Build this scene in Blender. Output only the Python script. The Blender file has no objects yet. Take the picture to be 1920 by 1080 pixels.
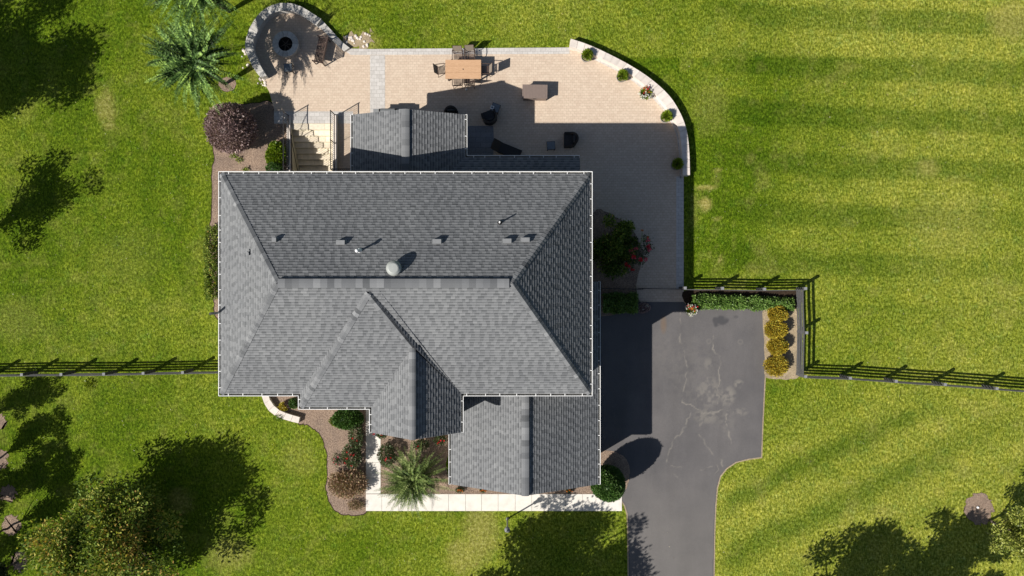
import bpy, math, random
import numpy as np
from mathutils import Vector, Matrix
R = math.radians
S = bpy.context.scene
C = S.collection

# ------------------------------------------------------------------ camera, sky, sun, exposure
H, F = 40.0, 1300.0                       # drone height (m), focal length in photo pixels
cam = bpy.data.cameras.new('camera'); co = bpy.data.objects.new('camera', cam); C.objects.link(co)
cam.sensor_width = 36.0; cam.lens = 36.0 * F / 1920.0
cam.clip_start = 0.5; cam.clip_end = 2000
co.location = (0, 0, H); co.rotation_euler = (0, 0, 0)
S.camera = co
ELEV = 40.2; SX, SY = .8617, .5073        # shadows run this way
w = bpy.data.worlds.new('World'); S.world = w; w.use_nodes = True
nt = w.node_tree; nt.nodes.clear()
sky = nt.nodes.new('ShaderNodeTexSky'); sky.sky_type = 'NISHITA'; sky.sun_disc = False
sky.sun_elevation = R(ELEV); sky.sun_rotation = math.atan2(-SX, -SY)
bg = nt.nodes.new('ShaderNodeBackground'); bg.inputs[1].default_value = .05
wo = nt.nodes.new('ShaderNodeOutputWorld')
nt.links.new(sky.outputs[0], bg.inputs[0]); nt.links.new(bg.outputs[0], wo.inputs[0])
sl = bpy.data.lights.new('sun', 'SUN'); sl.energy = 5.0; sl.angle = R(.5); sl.color = (1, .955, .88)
so = bpy.data.objects.new('sun', sl); C.objects.link(so)
dv = Vector((SX*math.cos(R(ELEV)), SY*math.cos(R(ELEV)), -math.sin(R(ELEV))))
so.rotation_euler = dv.to_track_quat('-Z', 'Y').to_euler(); so.location = (-30, -20, 40)
S.view_settings.view_transform = 'Standard'; S.view_settings.look = 'None'
S.view_settings.exposure = .5; S.view_settings.gamma = 1
S.render.engine = 'CYCLES'

# ------------------------------------------------------------------ helpers
def G(px, py, z=0.0):                      # photo pixel seen at height z -> world point
    k = (H - z) / F
    return Vector(((px - 960) * k, (540 - py) * k, z))
def Wt(rx, ry, t):                         # ground-scale pixels and height fraction
    return Vector((rx / 32.5, -ry / 32.5, H * t))

def tag(o, label=None, cat=None, group=None, kind=None):
    if label: o['label'] = label
    if cat: o['category'] = cat
    if group: o['group'] = group
    if kind: o['kind'] = kind
    return o
def empty(name, loc=(0, 0, 0), rz=0, label=None, cat=None, group=None):
    o = bpy.data.objects.new(name, None); C.objects.link(o)
    o.location = loc; o.rotation_euler = (0, 0, rz); o.empty_display_size = .2
    return tag(o, label, cat, group)
def copy_tree(o, parent=None):
    c = o.copy(); C.objects.link(c); c.parent = parent
    for ch in list(o.children): copy_tree(ch, c)
    return c

class MB:
    def __init__(s): s.v = []; s.f = []; s.t = []; s.tone = .5
    def add(s, vs, fs, tone=None):
        b = len(s.v); s.v += [tuple(p) for p in vs]
        for f in fs: s.f.append([b + i for i in f]); s.t.append(s.tone if tone is None else tone)
    def box(s, c, d, rz=0, tone=None, tilt=None):
        hx, hy, hz = d[0]/2, d[1]/2, d[2]/2
        vs = [Vector((x, y, z)) for z in (-hz, hz) for y in (-hy, hy) for x in (-hx, hx)]
        M = Matrix.Rotation(rz, 3, 'Z')
        if tilt: M = M @ Matrix.Rotation(tilt[0], 3, tilt[1])
        c = Vector(c); vs = [M @ p + c for p in vs]
        s.add(vs, [(0,2,3,1),(4,5,7,6),(0,1,5,4),(2,6,7,3),(0,4,6,2),(1,3,7,5)], tone)
    def beam(s, a, b, wd, ht, tone=None):
        a = Vector(a); b = Vector(b); d = b - a; L = d.length; d.normalize()
        side = d.cross(Vector((0, 0, 1)))
        if side.length < 1e-4: side = Vector((1, 0, 0))
        side.normalize(); up = side.cross(d)
        vs = [p + side*x + up*z for p in (a, b) for x, z in ((-wd/2,-ht/2),(wd/2,-ht/2),(wd/2,ht/2),(-wd/2,ht/2))]
        s.add(vs, [(0,1,2,3),(7,6,5,4),(0,4,5,1),(1,5,6,2),(2,6,7,3),(3,7,4,0)], tone)
    def tube(s, a, b, r0, r1=None, n=8, tone=None):
        r1 = r0 if r1 is None else r1
        a = Vector(a); b = Vector(b); d = (b - a).normalized()
        q = d.to_track_quat('Z', 'Y').to_matrix(); vs = []
        for p, r in ((a, r0), (b, r1)):
            for i in range(n):
                an = 2*math.pi*i/n; vs.append(p + q @ Vector((r*math.cos(an), r*math.sin(an), 0)))
        fs = [(i, (i+1) % n, n+(i+1) % n, n+i) for i in range(n)] + [tuple(range(n-1, -1, -1)), tuple(range(n, 2*n))]
        s.add(vs, fs, tone)
    def path(s, pts, r, n=6, tone=None):
        for a, b in zip(pts[:-1], pts[1:]): s.tube(a, b, r, r, n, tone)
    def lathe(s, prof, c=(0, 0, 0), n=24, tone=None):
        c = Vector(c); vs = []
        for r, z in prof:
            for i in range(n):
                a = 2*math.pi*i/n; vs.append(c + Vector((r*math.cos(a), r*math.sin(a), z)))
        fs = []
        for k in range(len(prof)-1):
            for i in range(n): fs.append((k*n+i, k*n+(i+1) % n, (k+1)*n+(i+1) % n, (k+1)*n+i))
        s.add(vs, fs, tone)
    def prism(s, poly, z0, z1, tone=None):
        n = len(poly)
        ar = sum(poly[i][0]*poly[(i+1) % n][1]-poly[(i+1) % n][0]*poly[i][1] for i in range(n))
        if ar < 0: poly = list(reversed(poly))
        vs = [(p[0], p[1], z0) for p in poly] + [(p[0], p[1], z1) for p in poly]
        s.add(vs, [tuple(range(n-1, -1, -1)), tuple(range(n, 2*n))] + [(i, (i+1) % n, n+(i+1) % n, n+i) for i in range(n)], tone)
    def sheet(s, poly, z, tone=None):
        n = len(poly)
        ar = sum(poly[i][0]*poly[(i+1) % n][1]-poly[(i+1) % n][0]*poly[i][1] for i in range(n))
        if ar < 0: poly = list(reversed(poly))
        s.add([(p[0], p[1], z) for p in poly], [tuple(range(n))], tone)
    def build(s, name, m, parent=None, smooth=False):
        me = bpy.data.meshes.new(name); me.from_pydata(s.v, [], s.f); me.validate()
        a = me.attributes.new('tone', 'FLOAT', 'FACE')
        if len(s.t) == len(me.polygons): a.data.foreach_set('value', s.t)
        if smooth: me.shade_smooth()
        if m: me.materials.append(m)
        o = bpy.data.objects.new(name, me); C.objects.link(o)
        if parent: o.parent = parent
        return o

def smoothpath(pts, k=6, closed=False):
    out = []; n = len(pts)
    rng_ = range(n) if closed else range(n-1)
    g = lambda i: pts[i % n] if closed else pts[max(0, min(n-1, i))]
    for i in rng_:
        p0, p1, p2, p3 = g(i-1), g(i), g(i+1), g(i+2)
        for j in range(k):
            t = j/k
            out.append(tuple(.5*((2*p1[a]) + (-p0[a]+p2[a])*t + (2*p0[a]-5*p1[a]+4*p2[a]-p3[a])*t*t + (-p0[a]+3*p1[a]-3*p2[a]+p3[a])*t**3) for a in range(2)))
    if not closed: out.append(tuple(pts[-1][:2]))
    return out

# ---- materials
class MT:
    def __init__(s, name):
        s.m = bpy.data.materials.new(name); s.m.use_nodes = True
        s.n = s.m.node_tree; s.n.nodes.clear()
        s.out = s.n.nodes.new('ShaderNodeOutputMaterial')
        s.b = s.n.nodes.new('ShaderNodeBsdfPrincipled'); s.link(s.b.outputs[0], s.out.inputs[0])
        s.tc = None
    def link(s, a, b): s.n.links.new(a, b)
    def node(s, t, **kw):
        n = s.n.nodes.new(t)
        for k, v in kw.items(): setattr(n, k, v)
        return n
    def co(s, scale=(1, 1, 1), rot=0, kind='Object'):
        if not s.tc: s.tc = s.node('ShaderNodeTexCoord')
        mp = s.node('ShaderNodeMapping'); mp.inputs['Scale'].default_value = scale; mp.inputs['Rotation'].default_value = (0, 0, rot)
        s.link(s.tc.outputs[kind], mp.inputs[0]); return mp.outputs[0]
    def noise(s, scale, detail=4, rough=.6, co=None, dist=0):
        n = s.node('ShaderNodeTexNoise'); n.inputs['Scale'].default_value = scale; n.inputs['Detail'].default_value = detail
        n.inputs['Roughness'].default_value = rough; n.inputs['Distortion'].default_value = dist
        s.link(co or s.co(), n.inputs['Vector']); return n.outputs['Fac']
    def ramp(s, fac, stops):
        r = s.node('ShaderNodeValToRGB'); e = r.color_ramp.elements
        while len(e) < len(stops): e.new(.5)
        for i, (p, c) in enumerate(stops):
            e[i].position = p; e[i].color = (*c, 1) if len(c) == 3 else c
        s.link(fac, r.inputs[0]); return r.outputs[0]
    def mix(s, fac, a, b, mode='MIX'):
        n = s.node('ShaderNodeMix', data_type='RGBA', blend_type=mode)
        for sock, v in ((n.inputs[0], fac), (n.inputs[6], a), (n.inputs[7], b)):
            if isinstance(v, (int, float)): sock.default_value = v
            elif isinstance(v, tuple): sock.default_value = (*v, 1) if len(v) == 3 else v
            else: s.link(v, sock)
        return n.outputs[2]
    def math(s, op, a, b=0.0, clamp=False):
        n = s.node('ShaderNodeMath', operation=op, use_clamp=clamp)
        for sock, v in ((n.inputs[0], a), (n.inputs[1], b)):
            if isinstance(v, (int, float)): sock.default_value = v
            else: s.link(v, sock)
        return n.outputs[0]
    def attr(s, name):
        return s.node('ShaderNodeAttribute', attribute_name=name)
    def col(s, c):
        if isinstance(c, tuple): s.b.inputs['Base Color'].default_value = (*c, 1)
        else: s.link(c, s.b.inputs['Base Color'])
    def rough(s, v, spec=.5):
        s.b.inputs['Roughness'].default_value = v; s.b.inputs['Specular IOR Level'].default_value = spec
    def bump(s, h, strength=.5, dist=.02):
        b = s.node('ShaderNodeBump'); b.inputs['Strength'].default_value = strength; b.inputs['Distance'].default_value = dist
        s.link(h, b.inputs['Height']); s.link(b.outputs[0], s.b.inputs['Normal'])

def mul(c, k): return tuple(x*k for x in c)
def simple(name, c, rough=.7, var=.25, scale=8, bump=.3, bd=.01, spec=.4, metal=0, tonevar=0):
    m = MT(name); n = m.noise(scale, 5, .65)
    cc = m.ramp(n, [(.3, mul(c, 1-var)), (.7, mul(c, 1+var))])
    if tonevar:
        t = m.attr('tone').outputs['Fac']
        cc = m.mix(1.0, cc, m.ramp(t, [(0, (1-tonevar,)*3), (1, (1+tonevar,)*3)]), 'MULTIPLY')
    m.col(cc); m.rough(rough, spec); m.b.inputs['Metallic'].default_value = metal
    if bump: m.bump(m.noise(scale*6, 4, .7), bump, bd)
    return m.m

def leafmat(name, stops, trans=.25, rough=.45, spec=.35):
    m = MT(name); t = m.attr('tone').outputs['Fac']
    c = m.ramp(t, stops); m.col(c); m.rough(rough, spec)
    tr = m.node('ShaderNodeBsdfTranslucent'); m.link(m.mix(1.0, c, (1.0, 1.0, .45), 'MULTIPLY'), tr.inputs[0])
    mx = m.node('ShaderNodeMixShader'); mx.inputs[0].default_value = trans
    m.link(m.b.outputs[0], mx.inputs[1]); m.link(tr.outputs[0], mx.inputs[2]); m.link(mx.outputs[0], m.out.inputs[0])
    return m.m

M = {}
# shingles
def shingle_mat():
    m = MT('asphalt_shingle'); t = m.attr('tone').outputs['Fac']
    c = m.ramp(t, [(0, (.054, .057, .061)), (.5, (.137, .141, .147)), (1, (.232, .236, .241))])
    g = m.noise(60, 3, .8); c = m.mix(1.0, c, m.ramp(g, [(.3, (.82,)*3), (.7, (1.18,)*3)]), 'MULTIPLY')
    l = m.noise(.45, 6, .7); c = m.mix(1.0, c, m.ramp(l, [(.3, (.88, .885, .90)), (.7, (1.10, 1.10, 1.09))]), 'MULTIPLY')
    m.col(c); m.rough(.85, .35); m.bump(g, .35, .004); return m.m
M['shingle'] = shingle_mat()
M['white'] = simple('white_aluminium', (.80, .80, .79), .4, .04, 3, 0)
M['trough'] = simple('dirty_trough', (.16, .155, .14), .8, .25, 6, 0)  # gutter floor, darker than the white sides
M['trim'] = simple('white_trim', (.74, .73, .70), .5, .06, 3, 0)
M['felt'] = simple('roof_underlay', (.03, .03, .032), .9, .1)
M['siding'] = None
def siding():
    m = MT('lap_siding'); wv = m.node('ShaderNodeTexWave', wave_type='BANDS', bands_direction='Z', wave_profile='SAW')
    wv.inputs['Scale'].default_value = 2.6; m.link(m.co(), wv.inputs[0])
    n = m.noise(2, 4); m.col(m.ramp(n, [(.3, (.40, .37, .31)), (.7, (.46, .43, .37))])); m.rough(.6)
    m.bump(wv.outputs['Fac'], .6, .02); return m.m
M['siding'] = siding()
def stonewall(name, c1, c2, mort, bw=.4, bh=.15, scale=1.0, var=.25):
    m = MT(name); br = m.node('ShaderNodeTexBrick'); br.inputs['Scale'].default_value = scale
    br.inputs['Brick Width'].default_value = bw; br.inputs['Row Height'].default_value = bh; br.inputs['Mortar Size'].default_value = .006
    br.inputs['Color1'].default_value = (*c1, 1); br.inputs['Color2'].default_value = (*c2, 1); br.inputs['Mortar'].default_value = (*mort, 1)
    m.link(m.co(), br.inputs[0]); n = m.noise(9, 5, .7)
    m.col(m.mix(1.0, br.outputs[0], m.ramp(n, [(.3, (1-var,)*3), (.7, (1+var,)*3)]), 'MULTIPLY')); m.rough(.85, .2)
    m.bump(m.noise(40, 4, .7), .4, .01); return m.m
M['paver'] = stonewall('tan_pavers', (.50, .395, .305), (.56, .455, .355), (.36, .28, .215), .225, .15, var=.10)
M['paver_grey'] = stonewall('grey_pavers', (.44, .415, .39), (.52, .495, .47), (.26, .24, .22), .30, .22, var=.10)
M['bluestone'] = stonewall('bluestone', (.17, .175, .19), (.21, .215, .23), (.09, .095, .10), .6, .3, var=.15)
M['limestone'] = simple('limestone_cap', (.62, .555, .50), .85, .10, 4, .4, .01, .2, tonevar=.08)
M['limestone_grey'] = simple('grey_stone_cap', (.46, .44, .41), .85, .18, 6, .4, .01, .2, tonevar=.12)
M['steps'] = simple('cream_flagstone', (.66, .58, .46), .85, .16, 5, .4, .01, .2, tonevar=.2)
M['stucco'] = simple('cream_render', (.50, .465, .36), .9, .08, 6, .4, .006, .2)
M['concrete'] = simple('pale_concrete', (.66, .62, .565), .9, .10, 2.2, .25, .006, .2)
M['firestone'] = simple('fire_ring_stone', (.42, .41, .39), .9, .2, 10, .5, .01, .2, tonevar=.15)
M['ash'] = simple('charred_ash', (.015, .014, .013), .95, .4, 12)
M['iron'] = simple('black_iron', (.018, .017, .017), .45, .2, 8, 0)
M['bronze'] = simple('bronze_metal', (.07, .045, .036), .5, .2, 10, 0, metal=0)
M['sling'] = simple('taupe_sling', (.20, .165, .13), .8, .12, 40, .4, .004)
M['wicker'] = simple('dark_wicker', (.022, .017, .014), .7, .3, 60, .8, .01)
M['cushion'] = simple('charcoal_cushion', (.03, .03, .032), .9, .2, 20, .3, .006)
M['slate'] = simple('blue_grey_table_top', (.13, .15, .17), .5, .12, 10, 0)
M['box_brown'] = simple('brown_resin', (.19, .145, .125), .6, .06, 8, .1)
M['fence'] = simple('weathered_black_wood', (.085, .084, .084), .85, .3, 12, .5, .006, .25)
M['fence_cap'] = simple('grey_post_end', (.21, .215, .225), .9, .15, 12, .4)
M['bark'] = simple('bark', (.10, .08, .062), .95, .3, 14, .8, .02, .2)
M['terracotta'] = simple('grey_plant_pot', (.26, .235, .21), .75, .15, 8, .3)
M['glass'] = simple('window_glass', (.02, .03, .04), .08, .1, 2, 0, spec=.8)
M['door'] = simple('painted_door', (.045, .025, .02), .5, .1, 3, 0)
M['grey_metal'] = simple('grey_metal', (.20, .205, .21), .5, .08, 6, 0)
M['dome_metal'] = simple('pale_metal', (.30, .315, .30), .5, .06, 6, 0)
M['ceramic'] = simple('white_ceramic', (.75, .75, .75), .4, .03, 4, 0)
def wood():
    m = MT('oiled_teak'); n = m.noise(6, 5, .6, m.co((1, 9, 1)))
    m.col(m.ramp(n, [(.3, (.42, .25, .14)), (.7, (.56, .355, .215))])); m.rough(.55, .3); return m.m
M['teak'] = wood()
def mulch(name, a, b, c):
    m = MT(name); n = m.noise(16, 8, .8); n2 = m.noise(1.3, 4, .6)
    c1 = m.ramp(n, [(.32, a), (.5, b), (.68, c)])
    m.col(m.mix(1.0, c1, m.ramp(n2, [(.3, (.8, .8, .8)), (.7, (1.2, 1.17, 1.1))]), 'MULTIPLY')); m.rough(.95, .1)
    m.bump(n, 1.0, .06); return m.m
M['mulch'] = mulch('bark_mulch', (.085, .06, .045), (.26, .19, .15), (.52, .41, .32))
M['soil_and_shade'] = mulch('dark_soil_edge', (.02, .014, .01), (.04, .028, .02), (.07, .05, .035))  # dark earth; also paints the shade line around the beds
M['straw'] = mulch('dry_straw_soil', (.20, .155, .10), (.36, .29, .20), (.52, .44, .30))

# ------------------------------------------------------------------ value noise
def vnoise(x, y, sc, seed):
    rs = np.random.RandomState(seed); T = rs.rand(256, 256)
    X = x/sc + 1000; Y = y/sc + 1000
    xi = np.floor(X).astype(int); yi = np.floor(Y).astype(int); fx = X-xi; fy = Y-yi
    fx = fx*fx*(3-2*fx); fy = fy*fy*(3-2*fy)
    g = lambda a, b: T[a % 256, b % 256]
    return (g(xi, yi)*(1-fx)+g(xi+1, yi)*fx)*(1-fy) + (g(xi, yi+1)*(1-fx)+g(xi+1, yi+1)*fx)*fy
def fbm(x, y, sc, seed, o=3):
    s = 0; a = 1; tt = 0
    for i in range(o): s = s + a*vnoise(x, y, sc/2**i, seed+i); tt += a; a *= .55
    return s/tt
def sstep(a, b, x): t = np.clip((x-a)/(b-a), 0, 1); return t*t*(3-2*t)

def gridmesh(name, xs, ys, z, cols, m, hole=None, keep=None):
    nx, ny = len(xs), len(ys); X, Y = np.meshgrid(xs, ys)
    V = np.stack([X.ravel(), Y.ravel(), np.full(nx*ny, z)], 1)
    i, j = np.meshgrid(np.arange(nx-1), np.arange(ny-1)); i = i.ravel(); j = j.ravel()
    cx = (xs[i]+xs[i+1])/2; cy = (ys[j]+ys[j+1])/2; k = np.ones(len(i), bool)
    if hole: k &= ~((cx > hole[0]) & (cx < hole[1]) & (cy > hole[2]) & (cy < hole[3]))
    if keep is not None: k &= keep(cx, cy)
    i = i[k]; j = j[k]
    Fc = np.stack([j*nx+i, j*nx+i+1, (j+1)*nx+i+1, (j+1)*nx+i], 1)
    used = np.unique(Fc); remap = np.zeros(nx*ny, int); remap[used] = np.arange(len(used))
    V = V[used]; Fc = remap[Fc]; px = V[:, 0]*32.5+960; py = 540-V[:, 1]*32.5
    return fastmesh(name, V, Fc, m, point_col=cols(px, py))
def fastmesh(name, V, Fc, m, point_col=None, face_tone=None, parent=None, smooth=False):
    me = bpy.data.meshes.new(name); n = len(V); k = Fc.shape[1]; nf = len(Fc)
    me.vertices.add(n); me.vertices.foreach_set('co', np.asarray(V, np.float32).ravel())
    me.loops.add(nf*k); me.loops.foreach_set('vertex_index', Fc.astype(np.int32).ravel())
    me.polygons.add(nf); me.polygons.foreach_set('loop_start', np.arange(0, nf*k, k, dtype=np.int32))
    me.polygons.foreach_set('loop_total', np.full(nf, k, np.int32)); me.update(calc_edges=True)
    if point_col is not None:
        a = me.attributes.new('mask', 'FLOAT_COLOR', 'POINT'); a.data.foreach_set('color', point_col.astype(np.float32).ravel())
    if face_tone is not None:
        a = me.attributes.new('tone', 'FLOAT', 'FACE'); a.data.foreach_set('value', face_tone.astype(np.float32))
    if smooth: me.shade_smooth()
    me.materials.append(m); o = bpy.data.objects.new(name, me); C.objects.link(o)
    if parent: o.parent = parent
    return o

# ------------------------------------------------------------------ GROUND
HX0, HX1, HY0, HY1 = -420/32.5, -327/32.5, 165/32.5, 308/32.5     # stairwell opening
def lawn_cols(px, py):
    d1 = np.cos((py - .055*(px-1300) + 3*np.sin(px/90) - 110)/92*2*np.pi)*.5+.5
    wob = fbm(px, py, 60, 3)
    m1 = sstep(1290, 1420, px)*(1-sstep(480, 620, py))*(1-.55*sstep(1500, 1950, px)*sstep(250, 420, py))
    s1 = sstep(.35, .75, d1 + .35*(wob-.5))*m1
    d2 = np.cos((py + .57*px + 8*np.sin(px/90) - 1750)/82*2*np.pi)*.5+.5
    m2 = sstep(1340, 1380, px)*sstep(735, 790, py)*(1-.6*sstep(1650, 1900, px))
    u2 = py + .48*px + 16*(wob-.5); s2 = (np.exp(-((u2-1597)/21)**2)*1.1 + np.exp(-((u2-1700)/28)**2)*1.1 + np.exp(-((u2-1792)/20)**2)*.5 + np.exp(-((u2-1512)/15)**2)*.35)*m2
    d3 = np.cos((px - .08*py + 5*np.sin(py/60))/62*2*np.pi)*.5+.5
    m3 = (1-sstep(380, 460, px))
    s3 = sstep(.4, .9, d3 + .5*(wob-.5))*m3*.28
    stripe = np.clip(s1*(.55+.5*fbm(px, py, 190, 71, 2))+s2+s3, 0, 1)
    # worn, straw coloured patches
    bare = sstep(.60, .82, fbm(px, py, 42, 11, 4))*(.14+.10*(px > 1200))
    bare = np.maximum(bare, sstep(.60, .78, fbm(px, py, 16, 17, 3))*.14)
    def patch(cx, cy, rx, ry, a):
        q = ((px-cx)/rx)**2+((py-cy)/ry)**2
        return a*np.clip(1.35-q-1.2*(fbm(px, py, 9, 21)-.35), 0, 1)
    for p in ((1325, 352, 22, 6, .9), (1322, 383, 13, 16, 1.), (1345, 410, 10, 5, .5), (1350, 485, 6, 4, .8), (1328, 478, 5, 5, .5), (1345, 320, 9, 5, .5),
              (1740, 315, 26, 20, .45), (1655, 960, 30, 16, .25), (900, 1000, 40, 60, .55), (870, 1040, 40, 40, .5), (200, 200, 22, 36, .55), (205, 235, 16, 10, .5),
              (30, 600, 60, 50, .18), (240, 480, 80, 60, .10), (680, 80, 34, 26, .55), (500, 150, 14, 14, .6), (475, 120, 14, 40, .5), (1895, 40, 50, 40, .5),
              (560, 860, 40, 40, .2), (480, 560, 40, 60, .1), (340, 940, 26, 30, .5), (1510, 700, 12, 8, .5), (1330, 200, 40, 60, .2), (1780, 420, 90, 70, .2), (430, 1040, 50, 40, .4)):
        bare = np.maximum(bare, patch(*p))
    yel = np.clip(.20 + .55*(fbm(px, py, 230, 61, 3)-.5) + .35*(fbm(px, py, 34, 67, 3)-.5) + .62*sstep(1350, 1700, px) + .25*sstep(500, 900, px)*(py > 900) + .42*sstep(640, 1150, px)*(py < 110) + .45*(px > 1340)*sstep(720, 800, py)*(1-sstep(1350, 1700, px)) + .35*(fbm(px, py, 150, 31)-.5)*2 - .10*(1-sstep(250, 420, px)) + .15*sstep(700, 900, py)*(px > 1340) - .25*sstep(1500, 1380, px)*(px > 1290)*sstep(200, 260, py)*(1-sstep(480, 560, py)), 0, 1)
    win = (1-sstep(990, 1035, np.abs(px-960)))*(1-sstep(575, 630, np.abs(py-540))); yel = yel*win+.4*(1-win)
    out = np.stack([stripe*win, np.clip(bare, 0, 1)*win, yel, np.ones_like(yel)], 1)
    return out
def lawn_mat():
    m = MT('mown_grass'); at = m.attr('mask'); sp = m.node('ShaderNodeSeparateColor'); m.link(at.outputs['Color'], sp.inputs[0])
    f1 = m.noise(6, 8, .82); f2 = m.noise(.9, 5, .65); f3 = m.noise(13, 5, .8, m.co((1, .4, 1), R(25))); f4 = m.noise(2.6, 7, .78, m.co((1, .55, 1), R(-20)))
    gA = m.ramp(f1, [(.38, (.038, .062, .004)), (.5, (.098, .145, .010)), (.62, (.205, .255, .040))])
    gB = m.ramp(f1, [(.38, (.085, .106, .010)), (.5, (.232, .262, .038)), (.62, (.44, .45, .13))])
    c = m.mix(sp.outputs[2], gA, gB)
    c = m.mix(1.0, c, m.ramp(f3, [(.40, (.48, .52, .36)), (.60, (1.52, 1.48, 1.40))]), 'MULTIPLY')
    c = m.mix(1.0, c, m.ramp(f2, [(.32, (.84, .90, .88)), (.68, (1.16, 1.10, 1.06))]), 'MULTIPLY')
    c = m.mix(1.0, c, m.ramp(f4, [(.36, (.78, .84, .8)), (.64, (1.24, 1.17, 1.14))]), 'MULTIPLY')
    f5 = m.noise(1.7, 6, .72); c = m.mix(m.math('MULTIPLY', m.math('SUBTRACT', f5, .56, True), 4.0, True), c, m.mix(.26, c, (.30, .24, .03)))
    hue = m.noise(1.3, 6, .72); fh = m.noise(8, 5, .8); c = m.mix(m.math('MULTIPLY', m.math('SUBTRACT', fh, .52, True), 3.0, True), c, m.mix(.30, c, (.34, .30, .07)))
    c = m.mix(m.math('MULTIPLY', m.math('SUBTRACT', hue, .53, True), 4.5, True), c, m.mix(1.0, c, (.76, .97, 1.25), 'MULTIPLY'))
    c = m.mix(m.math('MULTIPLY', sp.outputs[0], .85), c, m.mix(1.0, c, (.44, .58, .40), 'MULTIPLY'))
    c = m.mix(1.0, c, m.mix(sp.outputs[2], (.86, .97, .54), (1.08, 1.06, 1.0)), 'MULTIPLY')
    st = m.ramp(f1, [(.36, (.14, .13, .02)), (.5, (.34, .30, .08)), (.64, (.58, .50, .22))])
    c = m.mix(sp.outputs[1], c, st)
    # sparse pale specks (clover heads, dead blades)
    vo = m.node('ShaderNodeTexVoronoi'); vo.inputs['Scale'].default_value = 2.6; m.link(m.co(), vo.inputs[0])
    c = m.mix(m.math('LESS_THAN', vo.outputs['Distance'], .035), c, (.62, .6, .42))
    m.col(c); m.rough(.85, .05); m.bump(m.math('ADD', f1, m.math('MULTIPLY', f3, .5)), .9, .12); return m.m
xs = np.unique(np.concatenate([np.arange(-32, 32.01, .2), [HX0, HX1], [-300, -200, -120, -70, -45, 45, 70, 120, 200, 300]]))
ys = np.unique(np.concatenate([np.arange(-19.6, 19.61, .2), [HY0, HY1], [-300, -200, -120, -70, -40, -26, 26, 40, 70, 120, 200, 300]]))
lawn = gridmesh('lawn', xs, ys, 0.0, lawn_cols, lawn_mat(), hole=(HX0, HX1, HY0, HY1)); tag(lawn, kind='structure')

# driveway
drive_px = [(1100, 560), (1281, 566), (1292, 574), (1433, 576), (1434, 700), (1429, 800), (1427, 857), (1404, 860), (1380, 866), (1362, 878), (1350, 893), (1344, 915),
            (1341, 950), (1339, 1000), (1338, 1080), (1338, 1900), (1178, 1900), (1179, 1080), (1178, 1000), (1177, 965), (1172, 948), (1164, 935), (1164, 925), (1176, 912), (1180, 880), (1172, 858), (1150, 846), (1100, 846)]
cracks = [([(1275, 585), (1276, 640), (1283, 662), (1290, 690), (1281, 735), (1277, 750)], 2.2, .55), ([(1277, 752), (1300, 762), (1318, 776), (1345, 770), (1360, 768), (1375, 772)], 1.6, .8),
          ([(1336, 630), (1338, 660), (1350, 672), (1348, 710), (1346, 757)], 1.8, .75), ([(1348, 735), (1358, 752), (1362, 790), (1370, 830)], 2.0, .8),
          ([(1300, 680), (1318, 694), (1330, 720), (1348, 733)], 1.6, .7), ([(1318, 694), (1330, 680), (1336, 690)], 1.5, .5), ([(1296, 776), (1275, 812), (1258, 835), (1251, 865), (1255, 885), (1275, 898)], 2.2, .5),
          ([(1312, 815), (1330, 845), (1352, 865), (1356, 875)], 1.8, .55), ([(1360, 772), (1385, 775), (1400, 772)], 2.4, .5), ([(1316, 880), (1336, 876)], 2.2, .5), ([(1258, 872), (1276, 876)], 2.2, .45),
          ([(1325, 776), (1340, 775)], 2, .8), ([(1320, 778), (1312, 800)], 2.5, .4), ([(1346, 870), (1340, 900)], 1.4, .4)]
def drive_cols(px, py):
    jx = 11*(fbm(px, py, 11, 41, 4)-.5); jy = 11*(fbm(px, py, 11, 45, 4)-.5)
    X = px+jx; Y = py+jy; cr = np.zeros_like(px)
    for pts, wd, a in cracks:
        for (x0, y0), (x1, y1) in zip(pts[:-1], pts[1:]):
            dx, dy = x1-x0, y1-y0; t = np.clip(((X-x0)*dx+(Y-y0)*dy)/(dx*dx+dy*dy), 0, 1)
            d = np.hypot(X-x0-t*dx, Y-y0-t*dy); cr = np.maximum(cr, 1.0*a*np.clip(1.3-d/(wd*.62), 0, 1)*sstep(.22, .62, fbm(px, py, 11, 47)))
    bl = np.zeros_like(px)
    for cx, cy, rx, ry, a in ((1365, 742, 16, 20, .55), (1385, 720, 10, 9, .55), (1325, 740, 28, 26, .42), (1325, 780, 26, 16, .42), (1328, 682, 10, 13, .35), (1390, 772, 14, 8, .4), (1330, 720, 25, 16, .35), (1360, 790, 20, 30, .18), (1300, 700, 60, 80, .10), (1240, 650, 25, 60, .08)):
        bl = np.maximum(bl, .95*a*np.clip(1.2-((px-cx)/rx)**2-((py-cy)/ry)**2, 0, 1)*sstep(.35, .62, fbm(px, py, 7, 51, 4)))
    wet = np.clip(2.4-2*(((px-1354)/16)**2+((py-602)/12)**2) - 4.5*(fbm(px, py, 13, 55)-.4), 0, 1)
    wet = np.maximum(wet, np.clip(1.4-((px-1380)/5)**2-((py-594)/3)**2, 0, 1)*.6)
    bl = np.maximum(bl, .20*sstep(860, 1000, py)*(.6+.4*fbm(px, py, 60, 58))); rust = np.clip(1.1-((px-1244)/7)**2-((py-608)/20)**2, 0, 1)*.5
    for cx, cy in ((1329, 640), (1388, 641)):
        q = np.hypot(px-cx, py-cy); cr = np.maximum(cr, .22*np.clip(1.3-abs(q-4)/1.5, 0, 1))
    return np.stack([np.clip(np.maximum(cr, bl), 0, 1), wet, rust, np.ones_like(px)], 1)
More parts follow.
